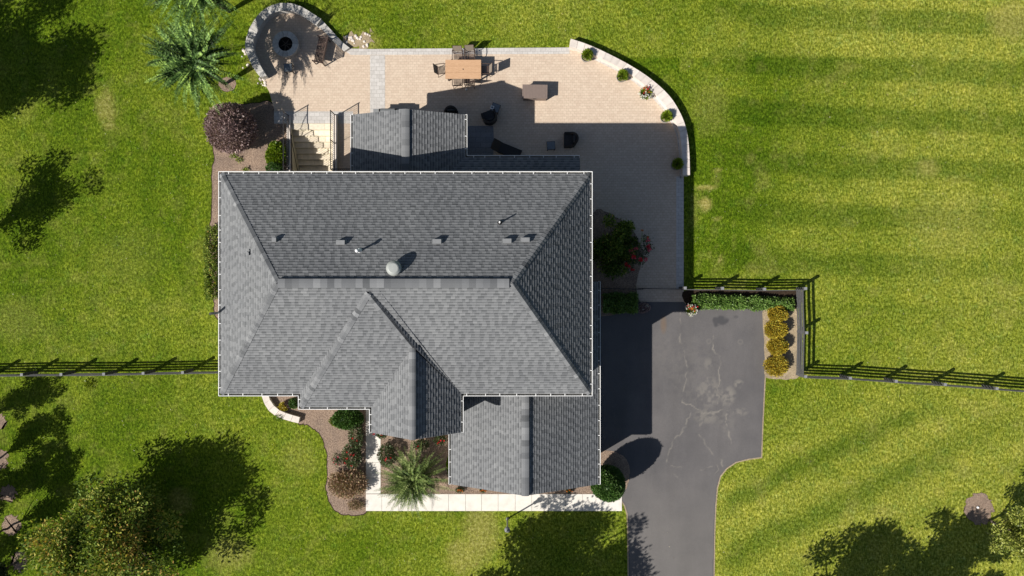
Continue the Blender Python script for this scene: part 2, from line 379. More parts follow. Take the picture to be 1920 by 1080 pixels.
def inpoly(poly):
    P = np.array(poly)
    def fn(cx, cy):
        ins = np.zeros(len(cx), bool); n = len(P)
        for a in range(n):
            x0, y0 = P[a]; x1, y1 = P[(a+1) % n]
            c = ((y0 > cy) != (y1 > cy)) & (cx < (x1-x0)*(cy-y0)/((y1-y0) if y1 != y0 else 1e-9)+x0); ins ^= c
        return ins
    return fn
def drive_mat():
    m = MT('worn_asphalt'); at = m.attr('mask'); sp = m.node('ShaderNodeSeparateColor'); m.link(at.outputs['Color'], sp.inputs[0])
    f = m.noise(45, 5, .8); l = m.noise(.45, 5, .6); st = m.noise(1.2, 4, .6, m.co((1, .12, 1)))
    c = m.ramp(f, [(.3, (.076, .0725, .074)), (.7, (.134, .127, .128))])
    c = m.mix(1.0, c, m.ramp(l, [(.3, (.86, .86, .87)), (.7, (1.16, 1.14, 1.12))]), 'MULTIPLY')
    c = m.mix(1.0, c, m.ramp(st, [(.3, (.93,)*3), (.7, (1.07,)*3)]), 'MULTIPLY')
    c = m.mix(sp.outputs[2], c, (.16, .10, .055)); c = m.mix(m.math('MULTIPLY', sp.outputs[1], .75), c, (.045, .045, .05))
    c = m.mix(sp.outputs[0], c, (.235, .215, .185)); m.col(c); m.rough(.85, .3); m.bump(f, .35, .008); return m.m
DM = drive_mat()
dw = [(G(*p).x, G(*p).y) for p in drive_px]
# fine grid clipped by bisecting would be heavy: grid cells inside + a plain rim sheet 3 mm lower gives the clean outline
x0, x1 = G(1100, 0).x, G(1440, 0).x
xs = np.arange(x0, x1, .05); ys = np.arange(G(0, 1130).y, G(0, 562).y, .05)
drv = empty('driveway'); drv['kind'] = 'structure'
def shrink(poly, d):
    out = []; n = len(poly); ar = sum(poly[i][0]*poly[(i+1) % n][1]-poly[(i+1) % n][0]*poly[i][1] for i in range(n)); sg = 1 if ar > 0 else -1
    for i in range(n):
        a = Vector(poly[i-1][:2]); b = Vector(poly[i][:2]); c = Vector(poly[(i+1) % n][:2])
        e1 = (b-a).normalized(); e2 = (c-b).normalized(); n1 = Vector((-e1.y, e1.x)); n2 = Vector((-e2.y, e2.x))
        nn = (n1+n2); nn = nn.normalized() if nn.length > 1e-6 else n1
        out.append(tuple(b+nn*sg*d/max(.5, nn.dot(n1))))
    return out
b = MB(); b.sheet(shrink(dw, -.07), .003); o = b.build('driveway_verge', M['straw']); tag(o, kind='structure')
b = MB(); b.sheet(dw, .006); rim = b.build('asphalt_edge', DM)
ma = rim.data.attributes.new('mask', 'FLOAT_COLOR', 'POINT'); ma.data.foreach_set('color', [0, 0, 0, 1]*len(rim.data.vertices))
rim.parent = drv
surf = gridmesh('asphalt_surface', xs, ys, .010, drive_cols, DM, keep=inpoly(shrink(dw, .06))); surf.parent = drv

# patio
wall_out = [(1070, 73), (1105, 85), (1144, 103), (1185, 125), (1221, 149), (1253, 178), (1273, 208), (1286, 241), (1291.5, 280), (1293, 328)]
wall_in = [(1068, 87), (1094, 94), (1126, 108), (1164, 127), (1196, 148), (1227, 174), (1250, 200), (1266, 226), (1275, 249), (1279, 280), (1281, 328)]
g2 = lambda pts, z=0: [tuple(G(x, y, z)[:2]) for x, y in pts]
patio_px = [(505, 172), (492, 150), (480, 120), (474, 95), (474, 68), (486, 42), (508, 22), (542, 16), (572, 26), (602, 46), (634, 78), (660, 92), (700, 93), (1068, 90)]
patio_px += [(x+1, y+1) for x, y in wall_in[1:]] + [(1282, 330), (1282, 566), (1195, 566), (1190, 500), (1112, 500), (1000, 420), (633, 420), (633, 232), (514, 232), (514, 205)]
b = MB(); b.sheet(g2(patio_px), .010); pat = b.build('patio', M['paver']); tag(pat, kind='structure')
b = MB()
for poly in ([(640, 91), (700, 92), (1068, 89), (1068, 101), (700, 103), (658, 103)], [(694, 103.5), (722, 103.5), (722, 214), (694, 214)], [(514, 209), (662, 209), (662, 231.5), (514, 231.5)],
             [(1268, 331), (1281.5, 331), (1281.5, 542), (1268, 542)]):
    b.sheet(g2(poly), .014)
ins = [(x-6, y+7) for x, y in wall_in]
b.sheet(g2(wall_in[1:] + list(reversed(ins[1:]))), .014)
tag(b.build('patio_border', M['paver_grey']), kind='structure')
b = MB()
b.sheet(g2([(875, 236), (925, 236), (926, 255), (925, 293), (875, 293)]), .018)
tag(b.build('patio_paving', M['bluestone']), kind='structure')

# front walk: slabs with joints
b = MB()
def slab(x0, y0, x1, y1):
    b.prism(g2([(x0+.25, y0+.25), (x1-.25, y0+.25), (x1-.25, y1-.25), (x0+.25, y1-.25)]), -.03, .03, random.random())
yy = [750, 780, 811, 842, 867, 896, 925.5]
for a, c in zip(yy[:-1], yy[1:]): slab(686, a, 714, c)
xx = [686, 716, 747, 778, 810, 841, 873, 903, 934, 966, 997, 1028, 1060, 1092, 1128, 1166]
for a, c in zip(xx[:-1], xx[1:]): slab(a, 926, c, 958)
wk = b.build('walkway', M['concrete']); tag(wk, kind='structure')
b = MB(); b.sheet(g2([(686.5, 751), (713.5, 751), (713.5, 927), (1165, 927), (1165, 957), (686.5, 957)]), .005); j = b.build('walkway_base', M['soil_and_shade']); tag(j, kind='structure')

# beds
def bed(pts, name='mulch_bed', m='mulch', edge=True, k=5, z=.008, rag=.06, seed=1):
    rr = random.Random(seed); P = smoothpath(g2(pts), k, True)
    c = Vector((sum(p[0] for p in P)/len(P), sum(p[1] for p in P)/len(P)))
    P = [tuple(Vector(p)+Vector((rr.uniform(-rag, rag)*.9, rr.uniform(-rag, rag)*.9))) for p in P]
    b = MB(); b.sheet(P, z); o = b.build(name, M[m]); tag(o, kind='structure')
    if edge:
        Q = shrink(P, -.05 if name == 'mulch_bed' else -.012); b = MB(); b.sheet(Q, z-.004); e = b.build('bed_edge_shade', M['soil_and_shade']); tag(e, kind='structure')  # dark rim painted in for the shade along the cut bed edge
    return o
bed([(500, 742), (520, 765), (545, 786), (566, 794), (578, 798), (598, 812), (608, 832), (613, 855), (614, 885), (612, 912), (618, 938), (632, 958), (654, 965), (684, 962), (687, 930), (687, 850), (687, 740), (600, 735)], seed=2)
bed([(714, 800), (780, 795), (850, 800), (842, 900), (1000, 900), (1110, 895), (1125, 880), (1130, 905), (1125, 926), (900, 926), (716, 926), (714, 860)], edge=False, k=3, rag=.0, z=.009, seed=3)
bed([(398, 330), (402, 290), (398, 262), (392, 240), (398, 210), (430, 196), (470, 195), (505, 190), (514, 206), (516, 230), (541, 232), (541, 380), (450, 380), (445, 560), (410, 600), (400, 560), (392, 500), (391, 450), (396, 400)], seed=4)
bed([(1112, 400), (1150, 404), (1185, 430), (1205, 470), (1200, 500), (1193, 545), (1198, 566), (1185, 580), (1110, 590), (1100, 500)], edge=False, z=.016, seed=5)
bed([(1286, 545), (1400, 545), (1500, 546), (1502, 570), (1490, 580), (1440, 577), (1300, 575), (1287, 570)], edge=False, z=.013, rag=.03, m='soil_and_shade', seed=6)
bed([(1434, 577), (1488, 577), (1496, 600), (1498, 650), (1498, 705), (1470, 711), (1440, 709), (1434, 700), (1434, 640)], edge=False, z=.012, m='straw', seed=7)
bed([(1126, 848), (1150, 846), (1172, 858), (1181, 880), (1176, 912), (1164, 924), (1140, 925), (1115, 920), (1110, 880)], edge=False, z=.014, rag=.02, seed=8)
bed([(700, 60), (692, 84), (668, 92), (645, 88), (638, 78), (650, 66), (675, 62)], m='straw', edge=False, seed=9, rag=.25)
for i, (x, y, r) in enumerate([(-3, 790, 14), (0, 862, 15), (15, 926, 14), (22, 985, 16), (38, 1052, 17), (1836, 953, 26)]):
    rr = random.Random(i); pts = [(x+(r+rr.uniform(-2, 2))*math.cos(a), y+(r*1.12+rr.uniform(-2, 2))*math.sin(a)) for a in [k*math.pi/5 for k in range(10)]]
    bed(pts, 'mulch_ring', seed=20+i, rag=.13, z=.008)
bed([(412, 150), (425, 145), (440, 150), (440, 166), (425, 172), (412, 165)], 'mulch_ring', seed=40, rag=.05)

# ------------------------------------------------------------------ HOUSE
house = empty('house', (0, 0, 0), 0, 'two storey house with grey shingle hip roofs and white gutters', 'house')
def clip(poly, rect):
    # Sutherland-Hodgman: subject = rect quad (list of 2D), clip = convex poly CCW
    out = rect; n = len(poly)
    for i in range(n):
        a = poly[i]; b_ = poly[(i+1) % n]; inp = out; out = []
        ex, ey = b_[0]-a[0], b_[1]-a[1]
        ins = lambda p: ex*(p[1]-a[1])-ey*(p[0]-a[0]) >= -1e-9
        for j in range(len(inp)):
            p, q = inp[j-1], inp[j]; ip, iq = ins(p), ins(q)
            if ip != iq:
                dx, dy = q[0]-p[0], q[1]-p[1]; den = ex*dy-ey*dx
                if abs(den) > 1e-12:
                    t = (ex*(a[1]-p[1])-ey*(a[0]-p[0]))/den; out.append((p[0]+t*dx, p[1]+t*dy))
            if iq: out.append(q)
        if len(out) < 3: return []
    return out
rs = random.Random(7)
def shingle_plane(mb, pts, e0, e1, exp=.145):
    """pts: planar convex polygon; e0->e1 the eave line"""
    e0 = Vector(e0); e1 = Vector(e1); u = (e1-e0).normalized()
    n = Vector((0, 0, 0)); k = len(pts)
    for i in range(k): n += Vector(pts[i]-pts[0]).cross(pts[(i+1) % k]-pts[0])
    n.normalize()
    if n.z < 0: n = -n
    v = n.cross(u)
    if v.z < 0: v = -v; u = -u
    # make u,v,n right handed
    if u.cross(v).dot(n) < 0: u = -u
    P = [((p-e0).dot(u), (p-e0).dot(v)) for p in pts]
    ar = sum(P[i][0]*P[(i+1) % k][1]-P[(i+1) % k][0]*P[i][1] for i in range(k))
    if ar < 0: P = P[::-1]
    umin = min(p[0] for p in P); umax = max(p[0] for p in P); vmax = max(p[1] for p in P); vmin = min(p[1] for p in P)
    toW = lambda a, b_, h: e0 + u*a + v*b_ + n*h
    mb.add([toW(a, b_, -.01) for a, b_ in P], [tuple(range(len(P)))], .1)
    i = 0; y = vmin
    while y < vmax:
        y1 = y+exp
        x = umin - rs.uniform(0, .3); thick = rs.random() < .5; ct = rs.gauss(0, .03)
        while x < umax:
            wd = rs.uniform(.15, .32) if thick else rs.uniform(.13, .30)
            q = clip(P, [(x, y), (x+wd, y), (x+wd, y1), (x, y1)])
            if q:
                t0 = .021 if thick else .014
                hs = [t0*(1-(p[1]-y)/exp)+.003 for p in q]
                tb_ = rs.gauss(0, .05) + ct*.6; ym = y + exp*(.50 if thick else .42)
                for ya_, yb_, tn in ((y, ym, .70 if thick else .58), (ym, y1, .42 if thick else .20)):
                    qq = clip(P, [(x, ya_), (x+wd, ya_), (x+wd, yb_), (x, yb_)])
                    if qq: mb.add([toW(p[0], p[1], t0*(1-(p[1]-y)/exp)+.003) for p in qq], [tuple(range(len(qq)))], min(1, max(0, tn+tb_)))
                lo = [p for p in q if abs(p[1]-y) < 1e-6]
                if len(lo) >= 2:
                    a0 = min(p[0] for p in lo); a1 = max(p[0] for p in lo)
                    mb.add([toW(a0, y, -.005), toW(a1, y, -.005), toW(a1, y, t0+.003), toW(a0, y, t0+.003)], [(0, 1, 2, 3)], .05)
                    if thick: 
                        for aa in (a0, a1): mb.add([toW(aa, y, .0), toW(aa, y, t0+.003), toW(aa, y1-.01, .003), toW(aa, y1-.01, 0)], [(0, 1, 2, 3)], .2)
            x += wd; thick = not thick
        y = y1
def vent_line(mb, a, b_, wd=.2, drop=.03, base=.10):
    a = Vector(a); b_ = Vector(b_); d = (b_-a); L = d.length; d.normalize(); sd_ = d.cross(Vector((0, 0, 1))); Z = Vector((0, 0, 1)); x = 0
    while x < L:
        x1 = min(L, x+.31); t = min(1, max(0, rs.gauss(.52, .15))); A = a+d*x; B = a+d*x1; hz = .058; g_ = rs.uniform(0, .004)
        prof = [(-wd, -base), (-wd, hz-drop), (-wd*.55, hz-drop*.35), (0, hz), (wd*.55, hz-drop*.35), (wd, hz-drop), (wd, -base)]
        vs = [A+sd_*u_+Z*(h_+g_) for u_, h_ in prof]+[B+sd_*u_+Z*(h_+g_-.003) for u_, h_ in prof]
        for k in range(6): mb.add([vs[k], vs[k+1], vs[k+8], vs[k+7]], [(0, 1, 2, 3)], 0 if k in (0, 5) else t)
        if x == 0: mb.add(vs[:7], [tuple(range(7))], .2)
        if x1 == L: mb.add(vs[7:], [tuple(range(7))], .2)
        x = x1
def cap_line(mb, a, b_, nA, nB, wd=.14, lift=.02, exp=.2, gap=.012):
    a = Vector(a); b_ = Vector(b_); d = (b_-a); L = d.length; d.normalize()
    sides = []
    for n in (nA, nB):
        s_ = d.cross(n).normalized()
        if s_.z > 1e-5 or (abs(s_.z) <= 1e-5): pass
        sides.append(s_)
    if sides[0].dot(sides[1]) > 0: sides[1] = -sides[1]
    up = (nA+nB).normalized()
    for s_, n in zip(range(2), (nA, nB)):
        if sides[s_].dot(Vector((0, 0, -1))) < -1e-4: sides[s_] = -sides[s_]
    x = 0
    while x < L:
        x1 = min(L, x+exp); t = min(1, max(0, rs.gauss(.52, .16)))
        h0, h1 = lift+gap, lift
        A = a+d*x; B = a+d*x1
        vs = [A+sides[0]*wd+nA*h0, A+up*h0*1.05, A+sides[1]*wd+nB*h0, B+sides[0]*wd+nA*h1, B+up*h1*1.05, B+sides[1]*wd+nB*h1]
        mb.add(vs, [(0, 1, 4, 3), (1, 2, 5, 4)], t)
        # edges down to the roof
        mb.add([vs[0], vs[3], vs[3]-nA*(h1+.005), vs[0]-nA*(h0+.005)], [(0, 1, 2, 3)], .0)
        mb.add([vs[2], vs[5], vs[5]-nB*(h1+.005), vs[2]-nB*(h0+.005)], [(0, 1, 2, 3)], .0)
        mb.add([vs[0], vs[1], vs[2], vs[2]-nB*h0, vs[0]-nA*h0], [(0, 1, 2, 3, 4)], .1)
        x = x1
def pn(p, q, r):
    n = (q-p).cross(r-p).normalized(); return n if n.z > 0 else -n

te, tr = .162, .24
NW, NE, SE, SW = Wt(-457.2, -179.2, te), Wt(122.4, -179.2, te), Wt(122.4, 165.8, te), Wt(-457.2, 165.8, te)
R1, R2 = Wt(-335, -6.7, tr), Wt(0, -6.7, tr)
P = Wt(-206.3, 7.6, .236); J = Wt(-149, 89, .203)
WA, WB, WV = Wt(-332, 186.8, te), Wt(-332, 165.8, te), Wt(-210.5, 7.6, .2337)
GE, GA, GF, GR = Wt(-220.3, 186.8, te), Wt(-220.3, 227, te), Wt(-80.3, 227, te), Wt(-149, 227, .203)
GV = Wt(-80.3, 165.8, te)
roof = MB()
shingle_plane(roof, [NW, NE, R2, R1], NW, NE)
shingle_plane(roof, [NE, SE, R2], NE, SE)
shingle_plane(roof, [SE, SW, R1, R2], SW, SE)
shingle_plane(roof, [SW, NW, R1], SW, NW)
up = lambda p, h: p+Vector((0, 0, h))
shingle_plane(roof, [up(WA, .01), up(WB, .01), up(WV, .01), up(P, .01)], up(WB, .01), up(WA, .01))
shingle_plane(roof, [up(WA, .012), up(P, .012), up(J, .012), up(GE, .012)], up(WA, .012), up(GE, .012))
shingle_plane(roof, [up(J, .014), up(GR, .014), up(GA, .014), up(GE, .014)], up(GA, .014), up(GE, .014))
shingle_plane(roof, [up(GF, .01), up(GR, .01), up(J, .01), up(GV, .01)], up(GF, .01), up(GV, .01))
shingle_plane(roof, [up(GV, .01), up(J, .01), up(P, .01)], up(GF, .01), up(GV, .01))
main_roof = roof.build('roof', M['shingle'], house)
nN, nE, nS, nW = pn(NW, NE, R1), pn(NE, SE, R2), pn(SE, SW, R1), pn(SW, NW, R1)
wW, wS, gW, gE = pn(WA, WB, P), pn(WA, GE, P), pn(GA, GE, J), pn(GF, GV, GR)
cap = MB()
for a, b_, x, y in ((NW, R1, nN, nW), (SW, R1, nS, nW), (NE, R2, nN, nE), (SE, R2, nS, nE)): cap_line(cap, a, b_, x, y, .155, .026, .2, .012)
cap_line(cap, up(WA, .01), up(P, .01), wS, wW, .16, .026, .2, .012); cap_line(cap, up(J, .01), up(P, .01), wS, gE, .15, .026, .2, .012)
cap.build('hip_cap', M['shingle'], main_roof)
cap = MB(); vent_line(cap, R1+Vector((.05, 0, 0)), R2+Vector((-.12, 0, 0)), .20, .03, .12); cap.build('ridge_vent', M['shingle'], main_roof)
cap = MB(); vent_line(cap, up(GR, .0), up(J, .0), .15, .05, .12); cap.build('ridge_vent', M['shingle'], main_roof)

# lower roofs
tg = .0836
gx0, gx1, gy0, gy1 = -104.7, 147.9, -11, 337.2
a0, a1, r0, r1, b0, b1 = Wt(gx0, gy1, tg), Wt(gx0, 150, tg), Wt(21.5, gy1, .135), Wt(21.5, gy0, .135), Wt(gx1, gy1, tg), Wt(gx1, gy0, tg)
roof = MB(); shingle_plane(roof, [a0, a1, Wt(21.5, 150, .135), r0], a0, a1); shingle_plane(roof, [b0, b1, r1, r0], b0, b1)
groof = roof.build('garage_roof', M['shingle'], house)
cap = MB(); vent_line(cap, r0, Wt(21.5, 150, .135), .19, .04, .10); cap.build('ridge_vent', M['shingle'], groof)
tp = .09
p0, p1, q0, q1, s0, s1 = Wt(-271.4, -296, tp), Wt(-271.4, -165, tp), Wt(-176, -296, .118), Wt(-176, -165, .118), Wt(-80.5, -296, tp), Wt(-80.5, -222.4, tp)
l1, l2, l3 = Wt(115.5, -222.4, tp), Wt(115.5, -165, .1073), Wt(-138, -165, .1073)
roof = MB(); shingle_plane(roof, [p0, p1, q1, q0], p0, p1); shingle_plane(roof, [s0, s1, l3, q1, q0], s0, s1); shingle_plane(roof, [s1, l1, l2, l3], s1, l1)
proof = roof.build('porch_roof', M['shingle'], house)
cap = MB(); vent_line(cap, q0, q1, .20, .04, .09); cap.build('ridge_vent', M['shingle'], proof)

# soffits and rake boards
b = MB()
def gsh(pts): return [(x/32.5, -y/32.5) for x, y in pts]
b.prism(gsh([(-456.8, -178.8), (122, -178.8), (122, 165.4), (-80.7, 165.4), (-80.7, 226.5), (-219.9, 226.5), (-219.9, 186.4), (-331.6, 186.4), (-331.6, 165.4), (-456.8, 165.4)]), te*H-.20, te*H-.02)
b.prism(gsh([(-104.3, 150), (126, 150), (126, -10.5), (147.5, -10.5), (147.5, 336.6), (-104.3, 336.6)]), tg*H-.18, tg*H-.02)
b.prism(gsh([(-271, -295.4), (-81, -295.4), (-81, -222), (115, -222), (115, -160), (-271, -160)]), tp*H-.18, tp*H-.02)
b.build('soffit', M['trim'], house)
b = MB()
for x0_, x1_, xm, y_, t0, t1, s_ in ((-220.3, -80.3, -149, 226.5, te, .203, 1), (gx0, gx1, 21.5, 336.7, tg, .135, 1), (-271.4, -80.5, -176, -295.5, tp, .118, -1)):
    for xa in (x0_, x1_):
        A = Wt(xa, y_, t0); B = Wt(xm, y_, t1); A.z -= .11; B.z -= .11
        b = MB(); b.beam(A, B, .03, .18); b.build('rake_board', M['trim'], house)

# gutters
def gutter(pts, side, z, parent, step=.78):
    """pts: polyline in ground px; side +1 = outside is to the left of travel"""
    mb = MB(); hg = []; tr_ = MB(); pts = [Vector((x/32.5, -y/32.5, z)) for x, y in pts]
    lw, dp = .115, .10
    for i, (a, c) in enumerate(zip(pts[:-1], pts[1:])):
        d = (c-a).normalized(); o = Vector((-d.y, d.x, 0))*side
        def corner(p, prev, nxt, off):
            return p + o*off
        def ext(off, k):  # extend or trim at corners so that runs meet
            A = a.copy(); B = c.copy()
            if i > 0:
                d0 = (a-pts[i-1]).normalized(); o0 = Vector((-d0.y, d0.x, 0))*side; A = a + o0*off
            if i < len(pts)-2:
                d1 = (pts[i+2]-c).normalized(); o1 = Vector((-d1.y, d1.x, 0))*side; B = c + o1*off
            return A+o*off, B+o*off
        A, B = ext(lw, 0); mb.beam(A+Vector((0, 0, -dp/2+.01)), B+Vector((0, 0, -dp/2+.01)), .024, dp)
        A, B = ext(lw/2, 0); tr_.beam(A+Vector((0, 0, -dp)), B+Vector((0, 0, -dp)), lw, .012)
        A, B = ext(.004, 0); mb.beam(A+Vector((0, 0, -dp/2-.02)), B+Vector((0, 0, -dp/2-.02)), .01, dp-.03)
        L = (c-a).length; n = max(1, round(L/step)); 
        for k in range(n):
            x = (k+.5)*L/n + rs.uniform(-.12, .12); p = a + d*x
            hm = MB(); hm.beam(p-o*.01+Vector((0, 0, .022)), p+o*lw+Vector((0, 0, .018)), .028, .006); hg.append(hm)
    for p, q in ((pts[0], pts[1]), (pts[-1], pts[-2])):
        d = (p-q).normalized(); o = Vector((-d.y, d.x, 0))*(side if p is pts[-1] else -side)
        mb.beam(p+d*.005+Vector((0, 0, -.045)), p+d*.005+o*lw+Vector((0, 0, -.045)), .01, dp)
    g = mb.build('gutter', M['white'], house); tr_.build('gutter_trough', M['trough'], g)
    for hm in hg: hm.build('gutter_hanger', M['white'], g)
    return g
gutter([(-80.3, 227), (-80.3, 165.8), (122.4, 165.8), (122.4, -179.2), (-457.2, -179.2), (-457.2, 165.8), (-332, 165.8), (-332, 186.8), (-220.3, 186.8), (-220.3, 227)], -1, te*H, main_roof)
gutter([(gx1, gy1), (gx1, gy0)], -1, tg*H, groof); gutter([(gx0, 215), (gx0, gy1)], -1, tg*H, groof)
gutter([(-271.4, -170), (-271.4, -296)], 1, tp*H, proof); gutter([(-80.5, -296), (-80.5, -222.4), (115.5, -222.4)], 1, tp*H, proof)

# walls
ze = te*H-.19
b = MB(); b.prism(gsh([(-447, -170), (112, -170), (112, 157), (-447, 157)]), -2.95, ze); b.build('wall', M['siding'], house)
b = MB(); b.prism(gsh([(-322, 150), (-90, 150), (-90, 178), (-322, 178)]), 0, ze); b.build('wall', M['siding'], house)
b = MB(); b.prism(gsh([(-211, 170), (-90.5, 170), (-90.5, 215), (-211, 215)]), 0, ze)
A, B, T_ = Wt(-211, 214.8, 0), Wt(-90.5, 214.8, 0), Wt(-149, 214.8, .203)
b.add([(A.x, A.y, ze), (B.x, B.y, ze), (T_.x, T_.y, T_.z-.1), (A.x, A.y+.1, ze), (B.x, B.y+.1, ze), (T_.x, T_.y+.1, T_.z-.1)], [(0, 1, 2), (5, 4, 3)])
b.build('wall', M['siding'], house)
zg = tg*H-.17
b = MB(); b.prism(gsh([(-96, 150), (140, 150), (140, 325), (-96, 325)]), 0, zg); b.prism(gsh([(100, 2), (139.5, 2), (139.5, 160), (100, 160)]), 0, zg)
A, B, T_ = Wt(-96, 324.8, 0), Wt(140, 324.8, 0), Wt(21.5, 324.8, .135)
b.add([(A.x, A.y, zg), (B.x, B.y, zg), (T_.x, T_.y, T_.z-.25), (A.x, A.y+.1, zg), (B.x, B.y+.1, zg), (T_.x, T_.y+.1, T_.z-.25)], [(0, 1, 2), (5, 4, 3)])
A, B, T_ = Wt(112, 2.2, 0), Wt(139.5, 2.2, 0), Wt(112, 2.2, .098)
b.add([(A.x, A.y, zg), (B.x, B.y, zg), (T_.x, T_.y, T_.z)], [(0, 2, 1)])
b.build('garage_wall', M['siding'], house)
zp = tp*H-.17
b = MB(); b.prism(gsh([(-262, -284), (-90, -284), (-90, -160), (-262, -160)]), 0, zp)
A, B, T_ = Wt(-262, -283.8, 0), Wt(-90, -283.8, 0), Wt(-176, -283.8, .118)
b.add([(A.x, A.y, zp), (B.x, B.y, zp), (T_.x, T_.y, T_.z-.15)], [(0, 2, 1)]); b.build('porch_wall', M['siding'], house)
for x in (10, 108):
    b = MB(); c = Wt(x, -217, 0); b.box((c.x, c.y, .12), (.24, .24, .24)); b.box((c.x, c.y, zp/2), (.16, .16, zp-.02)); b.box((c.x, c.y, zp-.1), (.22, .22, .16)); b.build('porch_post', M['trim'], house)

def window(cx, cy, cz, wd, ht, face, parent=house):
    """face: angle of outward normal"""
    f = MB(); g_ = MB(); n = Vector((math.cos(face), math.sin(face), 0)); u = Vector((-n.y, n.x, 0)); c = Vector((cx, cy, cz))
    t = .08
    for s_ in (-1, 1):
        f.box(c+u*s_*(wd/2)+n*.03, (.06, t, ht+t), face); f.box(c+Vector((0, 0, s_*ht/2))+n*.031, (.062, wd-t, t), face)
    f.box(c+n*.025, (.05, wd-t, .035), face); f.box(c+Vector((0, 0, -ht/2-.06))+n*.05, (.1, wd+.16, .04), face)
    o = f.build('window', M['trim'], parent); g_.box(c+n*.012, (.02, wd-.02, ht-.02), face); g_.build('pane', M['glass'], o)
E_, N_, W_, S_ = 0, math.pi/2, math.pi, -math.pi/2
for z in (1.6, 4.9):
    for x in (-13.2,): 
        for y in (-4.0, -1.2, 1.9, 4.2): window(-447/32.5, y, z, 1.0, 1.4, W_)
    for x in (-12.4, -10.9): window(x, -157/32.5, z, .95, 1.4, S_)
    for x in (-8.9, -7.6): window(x, -178/32.5, z, .95, 1.4, S_)
    window(-4.5, -215/32.5, z+.1, 1.5, 1.5, S_)
for x in (-12.2, -7, -3.8, -.6, 1.6): window(x, 170/32.5, 4.9, 1.0, 1.4, N_)
for y in (-3.4, .6, 3.6): window(112/32.5, y, 5.1, 1.0, 1.4, E_)
window(112/32.5, 3.4, 1.5, 1.0, 1.4, E_)
window(-1.6, -325/32.5, 1.6, .9, 1.3, S_); window(2.4, -325/32.5, 1.6, .9, 1.3, S_)
for x in (-7.0, -5.4, -3.8): window(x, 284/32.5, 1.7, 1.2, 1.8, N_)
for y in (-2.6, -6.6):
    f = MB(); f.box((140/32.5+.03, y, 1.15), (.06, 2.9, 2.3))
    d = f.build('garage_door', M['trim'], house); f = MB()
    for k in range(4):
        for q in range(4): f.box((140/32.5+.065, y-1.08+q*.72, .32+k*.56), (.02, .6, .42))
    f.build('panel', M['trim'], d); f = MB(); f.tube((140/32.5+.1, y-.1, .6), (140/32.5+.1, y+.1, .6), .012); f.build('handle', M['iron'], d)
f = MB(); f.box((-6.15, -215/32.5-.02, 1.05), (.95, .06, 2.1)); d = f.build('front_door', M['door'], house)
f = MB(); f.tube((-5.8, -215/32.5-.09, .95), (-5.8, -215/32.5-.09, 1.15), .015); f.build('handle', M['bronze'], d)
f = MB(); f.box((1.0, 170/32.5+.03, 1.05), (1.9, .06, 2.1)); d = f.build('patio_door', M['trim'], house)
f = MB(); f.box((.55, 170/32.5+.065, 1.08), (.72, .02, 1.8)); f.box((1.45, 170/32.5+.065, 1.08), (.72, .02, 1.8)); f.build('pane', M['glass'], d)
f = MB(); f.box((-11.5, 170/32.5+.03, -1.6), (.95, .06, 2.0)); f.build('basement_door', M['trim'], house)
for x, y in ((-13.79, -4.7), (3.49, -4.7), (3.49, 5.1)):
    f = MB(); f.box((x, y, 3.15 if y < 5 or x < 0 else 3.15), (.08, .06, 6.2)); f.build('downspout', M['white'], house)

# roof fixtures
def on_plane(px, py, p, n):
    c = Vector((0, 0, H)); d = G(px, py, 0)-c; t = (p-c).dot(n)/d.dot(n); return c+d*t
rN = lambda x, y: on_plane(x, y, NW, nN)
for i, (x, y, s_) in enumerate([(516, 450, .62), (640, 455, 1), (820, 453, 1), (951, 452, 1), (985, 450, 1)]):
    p = rN(x, y); b = MB(); w_, d_ = (.38, .20) if s_ == 1 else (.19, .20)
    dz = d_*nN.y/nN.z
    vs = [(-w_/2, -d_/2, dz*.5-.01), (w_/2, -d_/2, dz*.5-.01), (w_/2, d_/2, -dz*.5-.02), (-w_/2, d_/2, -dz*.5-.02),
          (-w_/2, -d_/2, dz*.5+.13), (w_/2, -d_/2, dz*.5+.13), (w_/2, d_/2, dz*.5+.12), (-w_/2, d_/2, dz*.5+.12)]
    vs = [p+Vector(v_) for v_ in vs]
    b.add(vs, [(4, 5, 6, 7), (0, 1, 5, 4), (1, 2, 6, 5), (0, 4, 7, 3), (2, 3, 7, 6)])
    # flashing flange
    u_ = Vector((1, 0, 0)); v_ = nN.cross(u_); 
    if v_.z < 0: v_ = -v_
    q = [p+u_*a+v_*c+nN*.022 for a, c in ((-w_/2-.06, -d_/2-.05), (w_/2+.06, -d_/2-.05), (w_/2+.06, d_/2+.05), (-w_/2-.06, d_/2+.05))]
    b.add(q, [(0, 1, 2, 3)]); b.build('box_vent', M['grey_metal'], main_roof)
p = rN(674, 471); b = MB(); b.tube(p, p+Vector((0, 0, .50)), .05, .05, 14); b.lathe([(0, .60), (.05, .59), (.085, .54), (.09, .48), (.05, .47)], p, 16); b.lathe([(.15, -.06), (.08, .05), (.055, .1)], p, 16); b.build('vent_pipe', M['ceramic'], main_roof, True)
p = rN(937, 418); b = MB(); b.tube(p, p+Vector((0, 0, .48)), .038, .038, 12); b.build('vent_pipe', M['ceramic'], main_roof); b = MB(); b.lathe([(.12, -.05), (.11, .03), (.05, .12), (.045, .12)], p, 16); b.build('pipe_boot', M['iron'], main_roof)
p = rN(740, 503); b = MB(); b.lathe([(.20, -.15), (.20, .18), (.34, .20), (.345, .24), (.31, .33), (.24, .40), (.20, .42), (0, .425)], p, 28); b.build('roof_fan', M['dome_metal'], main_roof, False)
